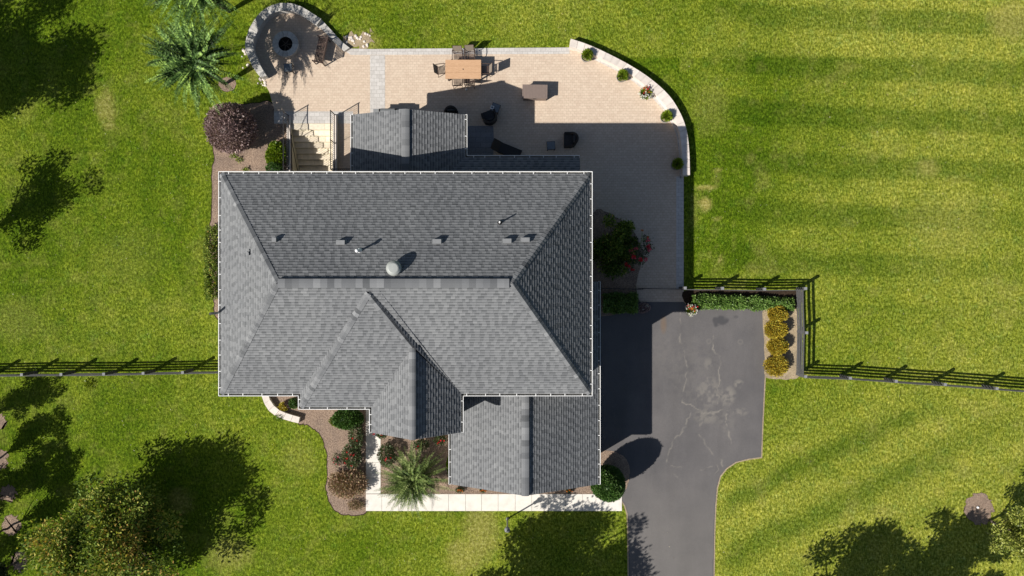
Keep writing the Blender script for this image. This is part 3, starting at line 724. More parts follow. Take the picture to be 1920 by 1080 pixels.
p = on_plane(467, 473, SW, nW); b = MB(); b.tube(p, p+Vector((0, 0, .2)), .03, .03, 8); b.box(p+Vector((-.08, .03, .2)), (.16, .05, .05)); b.box(p+Vector((.02, -.08, .12)), (.06, .12, .12)); b.build('roof_bracket', M['grey_metal'], main_roof)
q = G(411, 587, te*H); b = MB(); b.tube((q.x-.10, q.y, 2.0), (q.x-.10, q.y, te*H+.75), .06, .06, 12); b.build('radon_pipe', M['grey_metal'], house); b = MB(); b.tube((q.x-.10, q.y, te*H+.745), (q.x-.10, q.y, te*H+.76), .064, .064, 12); b.build('pipe_opening', M['iron'], house)

# ------------------------------------------------------------------ STAIRWELL
yt = 308/32.5; nst = 12; tread = .305; rise = .22
st = MB(); xl, xr = -414.3/32.5, -333/32.5
rst = random.Random(3)
for i in range(nst):
    ya = yt - i*tread; yb = ya - tread; z = -.03 - rise*i
    # each tread: several flagstones
    cuts = sorted([xl, xr] + [xl+(xr-xl)*f for f in ((.22+.3*rst.random(),) if i % 2 else (.35+.1*rst.random(), .72+.1*rst.random()))])
    for a, c in zip(cuts[:-1], cuts[1:]): st.box(((a+c)/2, (ya+yb)/2-.01, z-.05), (c-a-.012, tread+.015, .1), tone=rst.random())
stair = st.build('stone_staircase', M['steps']); tag(stair, 'cream stone steps going down beside the house to the basement', 'staircase')
b = MB()
for i in range(nst):
    ya = yt - i*tread; z = -.03-rise*i; b.box(((xl+xr)/2, ya-tread/2-.03, (z-.1-3.1)/2), (xr-xl-.02, tread-.005, z-.1+3.1), tone=.3)
b.build('riser', M['stucco'], stair)
b = MB(); b.box(((HX0+HX1)/2, (HY0+HY1)/2, -2.75), (HX1-HX0, HY1-HY0, .1)); o = b.build('basement_landing', M['concrete']); tag(o, kind='structure')
b = MB(); b.box(((HX0+HX1)/2, HY1+.04, -1.4), (HX1-HX0, .1, 2.78)); o = b.build('stairwell_end', M['stucco']); tag(o, kind='structure')
def swall(x0_, x1_, top, label):
    e = MB(); y0_ = 170/32.5+.02; y1_ = (323 if x0_ < -370 else 323)/32.5
    e.box(((x0_+x1_)/2/32.5, (y0_+y1_)/2, (-2.95+top-.06)/2), ((x1_-x0_)/32.5, y1_-y0_, top-.06+2.95))
    o = e.build('retaining_wall', M['stucco']); tag(o, label, 'wall')
    e = MB(); yy_ = y0_
    while yy_ < y1_-.05:
        L = min(.6, y1_-yy_+.02); e.box(((x0_+x1_)/2/32.5, yy_+L/2, top-.028), ((x1_-x0_)/32.5+.03, L-.01, .055), tone=rst.random()); yy_ += L
    e.build('coping', M['limestone'], o)
swall(-421, -414.5, .10, 'cream retaining wall on the west side of the basement steps')
swall(-333, -326, .32, 'cream retaining wall between the basement steps and the porch')

def railing(pts, z0, label, hh=.95, posts=None):
    e = empty('railing', pts[0] + (0,) if len(pts[0]) == 2 else pts[0], 0, label, 'railing', 'black iron railings by the basement steps')
    O = Vector(e.location); 
    for a, c in zip(pts[:-1], pts[1:]):
        a = Vector((a[0], a[1], z0)); c = Vector((c[0], c[1], z0)); d = c-a; L = d.length; d.normalize()
        for hz, nm in ((hh, 'top_rail'), (.1, 'bottom_rail')):
            m = MB(); m.beam(a+Vector((0, 0, hz))-O, c+Vector((0, 0, hz))-O, .04, .03); m.build(nm, M['iron'], e)
        n = int(L/.115)
        for k in range(1, n):
            p = a+d*(L*k/n)-O; m = MB(); m.tube(p+Vector((0, 0, .1)), p+Vector((0, 0, hh)), .013, .013, 4); m.build('baluster', M['iron'], e)
        np_ = max(1, round(L/1.8))
        for k in range(np_+1):
            p = a+d*(L*k/np_)-O; m = MB(); m.box(p+Vector((0, 0, (hh+.06)/2)), (.045, .045, hh+.06)); m.build('post', M['iron'], e)
    return e
railing([(-417.6/32.5, 322/32.5), (-417.6/32.5, 5.4)], .10, 'black railing on the wall west of the basement steps')
railing([(-329.5/32.5, 322/32.5), (-329.5/32.5, 6.65), (-274/32.5, 6.65)], .32, 'black railing on the wall between the basement steps and the porch')
b = MB(); b.path([(xl+.07, yt+.05, .85), (xl+.07, yt-3.7, -1.82)], .02, 8)
for k in (.05, 1.2, 2.4, 3.5): b.tube((xl, yt-k, .85-.72*k-.05), (xl+.07, yt-k, .85-.72*k-.02), .012)
tag(b.build('handrail', M['iron']), 'black sloping handrail fixed to the cream wall beside the steps', 'handrail')

# ------------------------------------------------------------------ GARDEN WALLS
def block_wall(pin, pout, zt, label, m='limestone', z0=-.02, blk=.42, body='limestone', cap=.06):
    """inner and outer outlines (same count) in world xy"""
    n = len(pin); b = MB()
    poly = list(pin)+list(reversed(pout)); b.prism(poly, z0, zt-cap); o = b.build('garden_wall', M[body]); tag(o, label, 'wall')
    # capstones
    c = MB(); mid = [((pin[i][0]+pout[i][0])/2, (pin[i][1]+pout[i][1])/2) for i in range(n)]
    L = [0]
    for i in range(1, n): L.append(L[-1]+math.hypot(mid[i][0]-mid[i-1][0], mid[i][1]-mid[i-1][1]))
    def at(s_):
        s_ = max(0, min(L[-1], s_))
        for i in range(1, n):
            if s_ <= L[i]+1e-9:
                t = (s_-L[i-1])/max(1e-9, L[i]-L[i-1]); f = lambda q: Vector((q[i-1][0]*(1-t)+q[i][0]*t, q[i-1][1]*(1-t)+q[i][1]*t))
                return f(pin), f(pout)
    k = max(1, round(L[-1]/blk)); g_ = .008
    for i in range(k):
        a, b_ = at(L[-1]*i/k+g_), at(L[-1]*(i+1)/k-g_); dz = rst.uniform(-.004, .004)
        ov = (a[1]-a[0]).normalized()*.02; ov2 = (b_[1]-b_[0]).normalized()*.02
        q = [a[0]-ov, b_[0]-ov2, b_[1]+ov2, a[1]+ov]; c.prism([tuple(p) for p in q], zt-cap+.002, zt+dz, rst.random())
    c.build('capstone', M[m], o); return o
def resample(pts, n):
    P_ = smoothpath(pts, 8); L = [0]
    for i in range(1, len(P_)): L.append(L[-1]+math.hypot(P_[i][0]-P_[i-1][0], P_[i][1]-P_[i-1][1]))
    return [(float(np.interp(L[-1]*i/(n-1), L, [p[0] for p in P_])), float(np.interp(L[-1]*i/(n-1), L, [p[1] for p in P_]))) for i in range(n)]
block_wall(resample(g2(wall_in, .5), 60), resample(g2(wall_out, .5), 60), .5, 'long curved pale stone wall edging the east side of the patio')
fo = [(489, 145), (474, 125), (460, 92), (462, 72), (467, 56), (477, 38), (491, 21), (515, 8), (537, 6), (556, 9), (572, 17), (602, 36)]
fi = [(499, 142), (487, 122), (475, 94), (475, 78), (479, 66), (487, 49), (499, 33), (518, 21), (537, 19), (552, 21), (566, 28), (594, 47)]
block_wall(resample(g2(fi, .5), 50), resample(g2(fo, .5), 50), .5, 'curved grey stone seat wall around the fire pit', 'limestone_grey', body='limestone_grey')
fo2 = [(603, 38), (618, 54), (640, 78), (655, 90)]; fi2 = [(595, 48), (612, 62), (630, 82), (646, 96)]
block_wall(resample(g2(fi2, .2), 12), resample(g2(fo2, .2), 12), .2, 'low grey stone wall running from the fire pit wall to the patio corner', 'limestone_grey', body='limestone_grey')
bo = [(491, 742), (494, 752), (503, 768), (515, 778), (533, 786), (560, 793)]; bi = [(501, 737), (505, 749), (512, 760), (522, 769), (538, 776), (562, 783)]
block_wall(resample(g2(bi, .28), 20), resample(g2(bo, .28), 20), .28, 'short curved pale block wall at the south west corner of the house')

# ------------------------------------------------------------------ FENCES
def fence(tops, label, side, zt=1.22, house_end=None, lead=None, cat='fence'):
    e = empty('rail_fence', (0, 0, 0), 0, label, cat); pts = [G(x, y, zt) for x, y in tops]
    e.location = (pts[0].x, pts[0].y, 0); O = Vector(e.location); rr = random.Random(len(tops))
    for i, p in enumerate(pts):
        if house_end and i == len(pts)-1: continue
        q = Vector((p.x, p.y, 0))-O
        d = ((pts[min(i+1, len(pts)-1)]-pts[max(i-1, 0)])); a = math.atan2(d.y, d.x) if i not in (side.get('corner', [])) else 0
        m = MB(); m.box(q+Vector((0, 0, zt/2-.02)), (.14, .14, zt), a, tilt=(rr.uniform(-.01, .01), 'X')); o = m.build('post', M['fence'], e)
        m = MB(); m.box(q+Vector((0, 0, zt-.012)), (.15, .15, .02), a); m.build('post_cap', M['fence_cap'], o)
    for i, (a, c) in enumerate(zip(pts[:-1], pts[1:])):
        s_ = side.get(i, side.get('all')); d = (c-a); d.z = 0; d.normalize(); off = Vector((-d.y, d.x, 0))*s_*.09
        for z in (.24, .50, .76, 1.02):
            A = Vector((a.x, a.y, z+rr.uniform(-.015, .015)))-O+off; B = Vector((c.x, c.y, z+rr.uniform(-.015, .015)))-O+off
            m = MB(); mid = (A+B)/2+Vector((0, 0, rr.uniform(-.02, .01)))+off.normalized()*rr.uniform(-.01, .015)
            m.beam(A, mid, .035, .13); m.beam(mid, B, .035, .13); m.build('rail', M['fence'], e)
    return e
fence([(-110, 705), (-34, 704), (40, 702.5), (114, 702), (194, 701.5), (268, 700), (342, 698.5), (416, 697)], 'dark wooden rail fence crossing the west lawn to the house', {'all': -1}, house_end=True)
fence([(1285, 540), (1355, 540.5), (1434, 542), (1511, 541), (1513, 624), (1511, 706), (1595, 709), (1681, 715), (1773, 721), (1870, 728.5), (1966, 736), (2060, 744)],
      'dark wooden rail fence stepping around the driveway then across the east lawn', {'all': -1, 3: -1, 4: -1, 'corner': [3, 5]})
# gate
ga, gb = G(1130, 541, 1.1), G(1283, 541, 1.1)
gt = empty('gate', (ga.x, ga.y, 0), 0, 'thin black metal gate across the patio by the driveway', 'gate'); L = gb.x-ga.x
for a, c in ((0, L*.47), (L*.5, L)):
    m = MB(); m.beam((a, 0, 1.08), (c, -.04, 1.08), .03, .035); m.beam((a, 0, .1), (c, -.04, .1), .03, .035); m.beam((a, 0, .1), (a, 0, 1.1), .035, .035); m.beam((c, -.04, .1), (c, -.04, 1.1), .035, .035); m.build('gate_frame', M['iron'], gt)
    n = int((c-a)/.12)
    for k in range(1, n):
        x = a+(c-a)*k/n; m = MB(); m.tube((x, -.02, .1), (x, -.02, 1.08), .008, .008, 5); m.build('baluster', M['iron'], gt)
m = MB(); m.box((L*.485, -.02, .6), (.07, .07, 1.25)); m.build('post', M['iron'], gt)

# ------------------------------------------------------------------ FURNITURE
fp = G(535, 82, .4)
pit = empty('fire_pit', (fp.x, fp.y, 0), 0, 'round grey stone fire pit inside the curved seat wall', 'fire pit')
b = MB()
for k in range(14):
    a0_, a1_ = 2*math.pi*k/14+.012, 2*math.pi*(k+1)/14-.012
    arc = [a0_+(a1_-a0_)*j/4 for j in range(5)]
    b.prism([(.74*math.cos(a), .74*math.sin(a)) for a in arc]+[(.41*math.cos(a), .41*math.sin(a)) for a in reversed(arc)], .34, .41, rst.random())
b.build('cap_ring', M['firestone'], pit)
b = MB(); b.lathe([(.70, 0), (.70, .34), (.44, .34), (.44, .02)], n=36); b.build('stone_ring', M['firestone'], pit)
b = MB(); b.lathe([(.44, .345), (.40, .10), (0, .06)], n=30); b.build('fire_bowl', M['ash'], pit)
b = MB()
for k in range(6): a = k*math.pi/3; b.tube((.05*math.cos(a), .05*math.sin(a), .3), (.36*math.cos(a+.2), .36*math.sin(a+.2), .14), .025, .03, 7)
b.build('charred_log', M['bark'], pit)

def dining_chair():
    e = empty('patio_chair')
    m = MB()
    for k in range(7): m.box((0, -.22+k*.072, .43), (.46, .045, .018))
    m.build('seat', M['bronze'], e)
    m = MB()
    m.add([(-.23, -.25, .50), (.23, -.25, .50), (.24, -.42, .96), (-.24, -.42, .96), (-.23, -.27, .49), (.23, -.27, .49), (.24, -.44, .95), (-.24, -.44, .95)], [(0, 1, 2, 3), (7, 6, 5, 4), (3, 2, 6, 7), (0, 3, 7, 4), (1, 5, 6, 2), (0, 4, 5, 1)])
    m.build('backrest', M['sling'], e)
    for s_ in (-1, 1):
        m = MB(); m.path([(s_*.26, .24, 0), (s_*.27, .24, .62)], .016); m.build('leg', M['bronze'], e)
        m = MB(); m.path([(s_*.26, -.30, 0), (s_*.25, -.24, .45), (s_*.25, -.43, .97)], .016); m.build('leg', M['bronze'], e)
        m = MB(); m.path([(s_*.27, .26, .62), (s_*.29, .10, .65), (s_*.28, -.31, .66)], .022); m.build('armrest', M['bronze'], e)
    m = MB(); m.path([(-.25, .24, .42), (.25, .24, .42)], .014); m.path([(-.25, -.24, .42), (.25, -.24, .42)], .014); m.path([(-.25, -.43, .97), (.25, -.43, .97)], .016); m.build('frame', M['bronze'], e)
    return e
ch0 = dining_chair()
t0 = G(868.5, 130, .73)
spots = [((858, 106), 180, 'taupe sling chair on the north side of the dining table, nearer its west end'),
         ((881, 104.5), 183, 'taupe sling chair on the north side of the dining table, nearer its east end'),
         ((829, 131), 278, 'patio chair at the west end of the wooden dining table'),
         ((909, 131), 88, 'patio chair at the east end of the wooden dining table'),
         ((858, 152), 2, 'patio chair tucked under the south side of the table, nearer its west end'),
         ((881, 151.5), 356, 'patio chair tucked under the south side of the table, nearer its east end')]
for i, ((x, y), a, lb) in enumerate(spots):
    o = ch0 if i == 0 else copy_tree(ch0); p = G(x, y, .45)
    o.location = (p.x, p.y, .018); o.rotation_euler = (0, 0, R(a)); tag(o, lb, 'chair', 'chairs around the patio dining table')
tb = empty('dining_table', (t0.x, t0.y, .018), 0, 'brown wooden plank dining table on the sunny patio', 'table')
for k in range(3):
    b = MB(); b.box((0, -.36+.36*k, .715), (2.02, .352, .035)); b.build('plank', M['teak'], tb)
b = MB(); b.box((0, 0, .665), (1.86, .94, .06)); b.build('apron', M['bronze'], tb)
b = MB(); b.lathe([(.035, .735), (.035, .737), (0, .7371)], n=14); b.build('umbrella_hole_cap', M['iron'], tb)
for sx in (-1, 1):
    for sy in (-1, 1):
        b = MB(); b.box((sx*.88, sy*.42, .33), (.07, .07, .66)); b.build('leg', M['bronze'], tb)

bx = G(1003, 171.5, .65); db = empty('storage_box', (bx.x, bx.y, .018), R(-1), 'brown ribbed patio storage box with a flat lid', 'storage box')
b = MB(); b.box((0, 0, .29), (1.32, .70, .54)); b.build('body', M['box_brown'], db)
b = MB(); b.box((0, 0, .605), (1.42, .78, .06))
for k in range(17): b.box((-.66+k*.0825, 0, .637), (.045, .74, .012))
b.build('lid', M['box_brown'], db)
b = MB(); b.box((0, -.40, .56), (.2, .03, .04)); b.build('latch', M['iron'], db)

def club_chair():
    e = empty('wicker_armchair')
    n = 18; out = []; inn = []
    for k in range(n+1):
        a = math.pi + math.pi*k/n
        out.append((.42*math.cos(a), .40*math.sin(a)-.02)); inn.append((.32*math.cos(a), .30*math.sin(a)-.02))
    out = [(-.42, .34)]+out+[(.42, .34)]; inn = [(-.32, .34)]+inn+[(.32, .34)]
    m = MB(); N = len(out)
    ht = [.52+.30*max(0, -o[1])/.42 for o in out]
    vs = [(x, y, .06) for x, y in out]+[(x, y-.04*h, h) for (x, y), h in zip(out, ht)]+[(x, y, .06) for x, y in inn]+[(x, y-.02*h, h) for (x, y), h in zip(inn, ht)]
    fs = []
    for k in range(N-1): fs += [(k, k+1, N+k+1, N+k), (2*N+k, 3*N+k, 3*N+k+1, 2*N+k+1), (N+k, N+k+1, 3*N+k+1, 3*N+k)]
    fs += [(0, N, 3*N, 2*N), (N-1, 3*N-1, 4*N-1, 2*N-1)]
    m.add(vs, fs); m.build('frame', M['wicker'], e)
    m = MB(); m.box((0, .03, .20), (.64, .62, .26)); m.build('base', M['wicker'], e)
    m = MB(); m.prism([(-.30, .34), (.30, .34), (.31, 0), (.24, -.2), (0, -.28), (-.24, -.2), (-.31, 0)], .33, .44); m.build('seat_cushion', M['cushion'], e)
    m = MB(); m.prism([(-.24, -.16), (.24, -.16), (.2, -.24), (0, -.30), (-.2, -.24)], .44, .78); m.build('back_cushion', M['cushion'], e)
    for x in (-.34, .34):
        for y in (-.24, .30): m = MB(); m.box((x, y, .03), (.05, .05, .06)); m.build('foot', M['wicker'], e)
    return e
cc = club_chair()
for i, ((x, y), a, lb) in enumerate([((918, 219), 200+180, 'dark wicker armchair beside the side table holding a white dish'), ((1069, 262), 90, 'dark wicker armchair in the house shadow, east of the small blue-grey table')]):
    o = cc if i == 0 else copy_tree(cc); p = G(x, y, .4); o.location = (p.x, p.y, .018); o.rotation_euler = (0, 0, R(a)); tag(o, lb, 'armchair', 'dark wicker armchairs on the patio')
def side_table():
    e = empty('side_table'); m = MB(); m.box((0, 0, .46), (.44, .44, .03)); m.build('table_top', M['slate'], e)
    m = MB()
    for s_ in (-1, 1): m.box((s_*.225, 0, .44), (.03, .48, .06)); m.box((0, s_*.225, .44), (.42, .03, .06))
    m.build('apron', M['wicker'], e)
    for x in (-.2, .2):
        for y in (-.2, .2): m = MB(); m.box((x, y, .22), (.035, .035, .42)); m.build('leg', M['wicker'], e)
    return e
sd = side_table()
for i, ((x, y), a, lb) in enumerate([((929, 202), -20, 'small blue-grey side table with a white square dish on it'), ((1033, 273), 4, 'small blue-grey side table beside the porch roof edge with nothing on it'), ((540, 127), 3, 'small dark side table in tree shade south of the fire pit')]):
    o = sd if i == 0 else copy_tree(sd); p = G(x, y, .46); o.location = (p.x, p.y, .018); o.rotation_euler = (0, 0, R(a)); tag(o, lb, 'side table', 'small square side tables on the patio')
p = G(923, 201.5, .5); b = MB()
for s_ in (-1, 1): b.box((s_*.075, 0, .02), (.03, .18, .04)); b.box((0, s_*.075, .02), (.12, .03, .04))
o = b.build('dish', M['ceramic']); o.location = (p.x, p.y, .4935); o.rotation_euler = (0, 0, R(-15)); tag(o, 'white square open dish on the side table', 'dish')
# lounger half under the porch roof
p = G(945, 279, .4); lo = empty('lounge_chair', (p.x, p.y, .018), R(-22), 'dark wicker chaise lounge reaching under the porch roof', 'lounge chair')
m = MB(); m.box((.35, 0, .28), (1.3, .62, .10)); m.build('seat', M['wicker'], lo)
m = MB(); m.box((-.45, 0, .50), (.62, .62, .08), 0, tilt=(R(38), 'Y')); m.build('backrest', M['wicker'], lo)
m = MB(); m.box((.35, 0, .36), (1.2, .54, .07)); m.build('cushion', M['cushion'], lo)
for x in (-.2, .9):
    for y in (-.26, .26): m = MB(); m.box((x, y, .12), (.05, .05, .24)); m.build('leg', M['wicker'], lo)
# grill and covered heater in front of the porch
p = G(727, 212, .9); gr = empty('barbecue_grill', (p.x, p.y, .018), 0, 'black barbecue grill standing at the west half of the porch gable', 'grill')
m = MB(); m.box((0, 0, .42), (1.05, .55, .70)); m.build('cabinet', M['iron'], gr)
m = MB(); m.lathe([(.30, -.40), (.30, .40)], n=20); hv = [(z, y, .84+x*.7 if x > 0 else .84) for x, y, z in [(v[0], v[1], v[2]) for v in m.v]]
m.v = [(q_[0], q_[1]*.9, q_[2]) for q_ in hv]; n_ = 20; m.add([m.v[k] for k in range(20)], [tuple(range(20))]); m.add([m.v[20+k] for k in range(20)], [tuple(reversed(range(20)))]); m.build('lid', M['grey_metal'], gr)
for s_ in (-1, 1): m = MB(); m.box((s_*.68, 0, .80), (.30, .5, .03)); m.build('side_shelf', M['grey_metal'], gr)
m = MB(); m.tube((-.3, -.36, .92), (.3, -.36, .92), .015); m.build('handle', M['ceramic'], gr)
p = G(845, 211, .8); o = copy_tree(cc); o.location = (p.x, p.y-.05, .018); o.rotation_euler = (0, 0, R(180)); tag(o, 'dark wicker armchair half hidden by the east half of the porch gable', 'armchair', 'dark wicker armchairs on the patio')
# bench by the fire pit
p = G(601, 94, .5); be = empty('garden_bench', (p.x, p.y, .018), R(-102), 'dark brown slatted bench with a high back facing the fire pit', 'bench')
m = MB()
for k in range(6): m.box((0, -.22+k*.085, .43), (1.42, .065, .025))
m.build('seat', M['bronze'], be)
m = MB()
for k in range(15): m.box((-.66+k*.0943, .33, .68), (.05, .03, .46), 0, tilt=(R(-12), 'X'))
m.box((0, .385, .92), (1.46, .05, .06)); m.build('backrest', M['bronze'], be)
for s_ in (-1, 1):
    m = MB(); m.box((s_*.72, -.02, .64), (.07, .56, .03)); m.build('armrest', M['bronze'], be)
    for y in (-.25, .28): m = MB(); m.box((s_*.71, y, .31), (.05, .05, .62)); m.build('leg', M['bronze'], be)
p = G(874, 167, .1); b = MB(); b.lathe([(0, 0), (.06, 0), (.07, .05), (.05, .10), (0, .11)], (0, 0, 0), 14); o = b.build('ball', M['ceramic'], None, True); o.location = (p.x, p.y, .018); tag(o, 'small white ball on the paving just south of the dining table', 'ball')

# garden lamp post
bs = G(951.5, 972.5); lp = empty('lamp_post', (bs.x, bs.y, 0), 0, 'grey garden lamp post on the front lawn beside the white walk', 'lamp post')
m = MB(); m.tube((0, 0, 0), (0, 0, 1.55), .045, .04, 12); m.lathe([(.09, 0), (.09, .06), (.05, .12)], n=14); m.build('post', M['grey_metal'], lp)
m = MB()
for a in range(4): m.tube((.07*math.cos(a*math.pi/2+.78), .07*math.sin(a*math.pi/2+.78), 1.57), (.11*math.cos(a*math.pi/2+.78), .11*math.sin(a*math.pi/2+.78), 1.85), .012)
m.lathe([(.045, 1.55), (.10, 1.57), (.075, 1.575)], n=12); m.lathe([(.16, 1.85), (.12, 1.92), (.03, 1.99), (.03, 2.03), (0, 2.04)], n=12); m.build('lantern', M['grey_metal'], lp)
m = MB(); m.lathe([(.07, 1.58), (.105, 1.84)], n=8); m.build('lamp_glass', M['ceramic'], lp)

# ------------------------------------------------------------------ PLANTS
NP = np.random.RandomState(5)
def leafquads(P_, D, L, Wd, tone, rngs):
    """rhombus leaves: base P, direction D (unit), length L, width W; random roll"""
    n = len(P_); r = rngs.normal(size=(n, 3)); s_ = np.cross(D, r); s_ /= np.linalg.norm(s_, axis=1)[:, None]+1e-9
    L = np.broadcast_to(L, n)[:, None]; Wd = np.broadcast_to(Wd, n)[:, None]
    nn = np.cross(s_, D)
    a = P_; b_ = P_+D*L*.45+s_*Wd/2+nn*L*.06; c = P_+D*L; d = P_+D*L*.45-s_*Wd/2+nn*L*.06
    V = np.stack([a, b_, c, d], 1).reshape(-1, 3); Fc = np.arange(4*n).reshape(n, 4)
    return V, Fc, tone
def crown_cloud(cs, rads, n, size, rngs, aspect=.55, tone=(.45, .2), shell=.55, bias=None, flat=.9, upb=.3):
    cs = np.array(cs, float); rads = np.array(rads, float); p = rads**2/np.sum(rads**2)
    k = rngs.choice(len(cs), n, p=p); d = rngs.normal(size=(n, 3)); d /= np.linalg.norm(d, axis=1)[:, None]
    r = rads[k]*(shell+(1-shell)*rngs.rand(n))*(1+.12*rngs.normal(size=n))
    P_ = cs[k]+d*r[:, None]*np.array([1, 1, flat])
    D = d+rngs.normal(size=(n, 3))*.7; D[:, 2] += upb; D /= np.linalg.norm(D, axis=1)[:, None]
    tb = np.zeros(len(cs)) if bias is None else np.array(bias)
    t = np.clip(tone[0]+tb[k]+rngs.normal(size=n)*tone[1], 0, 1)
    L = size*(.7+.6*rngs.rand(n))
    return leafquads(P_, D, L, L*aspect, t, rngs)
LM = {
 'green': leafmat('green_leaf', [(0, (.030, .070, .012)), (.4, (.12, .185, .032)), (.72, (.28, .35, .065)), (.92, (.46, .42, .10)), (1, (.48, .32, .09))], .3, .7, .12),
 'hedge': leafmat('hedge_leaf', [(0, (.05, .11, .02)), (.5, (.12, .22, .04)), (1, (.26, .38, .10))]),
 'boxwood': leafmat('boxwood_leaf', [(0, (.025, .07, .012)), (.5, (.06, .13, .022)), (1, (.14, .22, .06))], .15),
 'lime': leafmat('lime_leaf', [(0, (.06, .12, .010)), (.5, (.15, .24, .012)), (1, (.28, .34, .03))]),
 'gold': leafmat('gold_leaf', [(0, (.13, .09, .01)), (.4, (.38, .27, .022)), (.8, (.60, .46, .06)), (1, (.42, .44, .07))], .2),
 'plum': leafmat('plum_leaf', [(0, (.06, .036, .036)), (.5, (.27, .18, .175)), (1, (.55, .42, .39))], .12),
 'dark': leafmat('dark_leaf', [(0, (.014, .026, .010)), (.5, (.030, .052, .018)), (1, (.06, .09, .035))], .15),
 'sumac': leafmat('pinnate_leaf', [(0, (.012, .034, .006)), (.45, (.060, .125, .024)), (.8, (.20, .33, .085)), (1, (.34, .50, .10))], .12, .55, .2),
 'palm': leafmat('strap_leaf', [(0, (.04, .08, .02)), (.5, (.13, .185, .040)), (1, (.36, .42, .16))], .15, .6, .2),
 'yellow': leafmat('yellow_green_leaf', [(0, (.09, .13, .02)), (.5, (.25, .29, .05)), (1, (.46, .46, .12))]),
 'brown': leafmat('brown_foliage', [(0, (.14, .09, .06)), (.5, (.36, .23, .145)), (.85, (.52, .39, .26)), (1, (.16, .20, .07))], .1, .8, .1),
 'rose': leafmat('rose_leaf', [(0, (.03, .05, .018)), (.5, (.08, .12, .05)), (.8, (.14, .18, .08)), (1, (.22, .10, .08))]),
}
def petal(name, c): return leafmat(name, [(0, mul(c, .7)), (1, c)], .25, .6, .2)
PM = {'red': petal('red_petal', (.75, .04, .06)), 'pink': petal('pink_petal', (.85, .16, .25)), 'white': petal('white_petal', (.85, .83, .80)), 'orange': petal('orange_petal', (.75, .25, .06))}
def put(o, loc): o.location = loc; return o
def limbs(mb, cs, base_z, r0, rngs, trunk_top, frac=.7):
    """tapered trunk and limbs out to the clump centres (local coordinates)"""
    top = Vector((0, 0, trunk_top)); segs = 5; prev = Vector((0, 0, base_z)); off = Vector((0, 0, 0))
    pts = [prev]
    for i in range(1, segs+1):
        q = Vector((rngs.normal()*.04, rngs.normal()*.04, base_z+(trunk_top-base_z)*i/segs)); mb.tube(prev, q, r0*(1-.35*(i-1)/segs), r0*(1-.35*i/segs), 9); prev = q; pts.append(q)
    for c in cs:
        c = Vector(c)*1.0; st_ = pts[rngs.randint(2, segs+1)]; mid = st_.lerp(c, .5)+Vector((0, 0, -.1*c.length*.3)); 
        mb.tube(st_, mid, r0*.42, r0*.26, 6); mb.tube(mid, c, r0*.26, r0*.08, 5)
        for _ in range(2):
            e_ = c+Vector(rngs.normal(size=3))*.35; mb.tube(mid.lerp(c, .5), e_, r0*.12, r0*.04, 4)
def tree(name, base, h, R_, zc, n, size, mat, label, seed, group=None, clumps=26, tone=(.42, .2), flat=.8, biasv=.12, hot=0, r0=.12, cat='tree', aspect=.55, crf=.34, lean=(0, 0)):
    rg = np.random.RandomState(seed); e = empty(name, (base.x, base.y, 0), 0, label, cat, group)
    cs = []; rad = []; bias = []
    for i in range(clumps):
        d = rg.normal(size=3); d /= np.linalg.norm(d); rr = R_*(.30+.58*rg.rand())
        c = np.array([d[0]*rr+lean[0], d[1]*rr+lean[1], zc+d[2]*rr*(h-zc)/R_])
        if c[2] < zc-.55*(h-zc): c[2] = zc-.3*(h-zc)*rg.rand()
        cs.append(c); rad.append(R_*crf*(1.25-.62*rr/R_)*(.6+.55*rg.rand())); bias.append(rg.normal()*biasv + (hot if rg.rand() < .33 else 0))
    V, Fc, t = crown_cloud(cs, rad, n, size, rg, aspect, tone, .35, bias, flat)
    fastmesh('crown', V, Fc, mat, face_tone=t, parent=e)
    mb = MB(); limbs(mb, cs, -.05, r0, rg, zc*.75); mb.build('trunk', M['bark'], e, True)
    return e
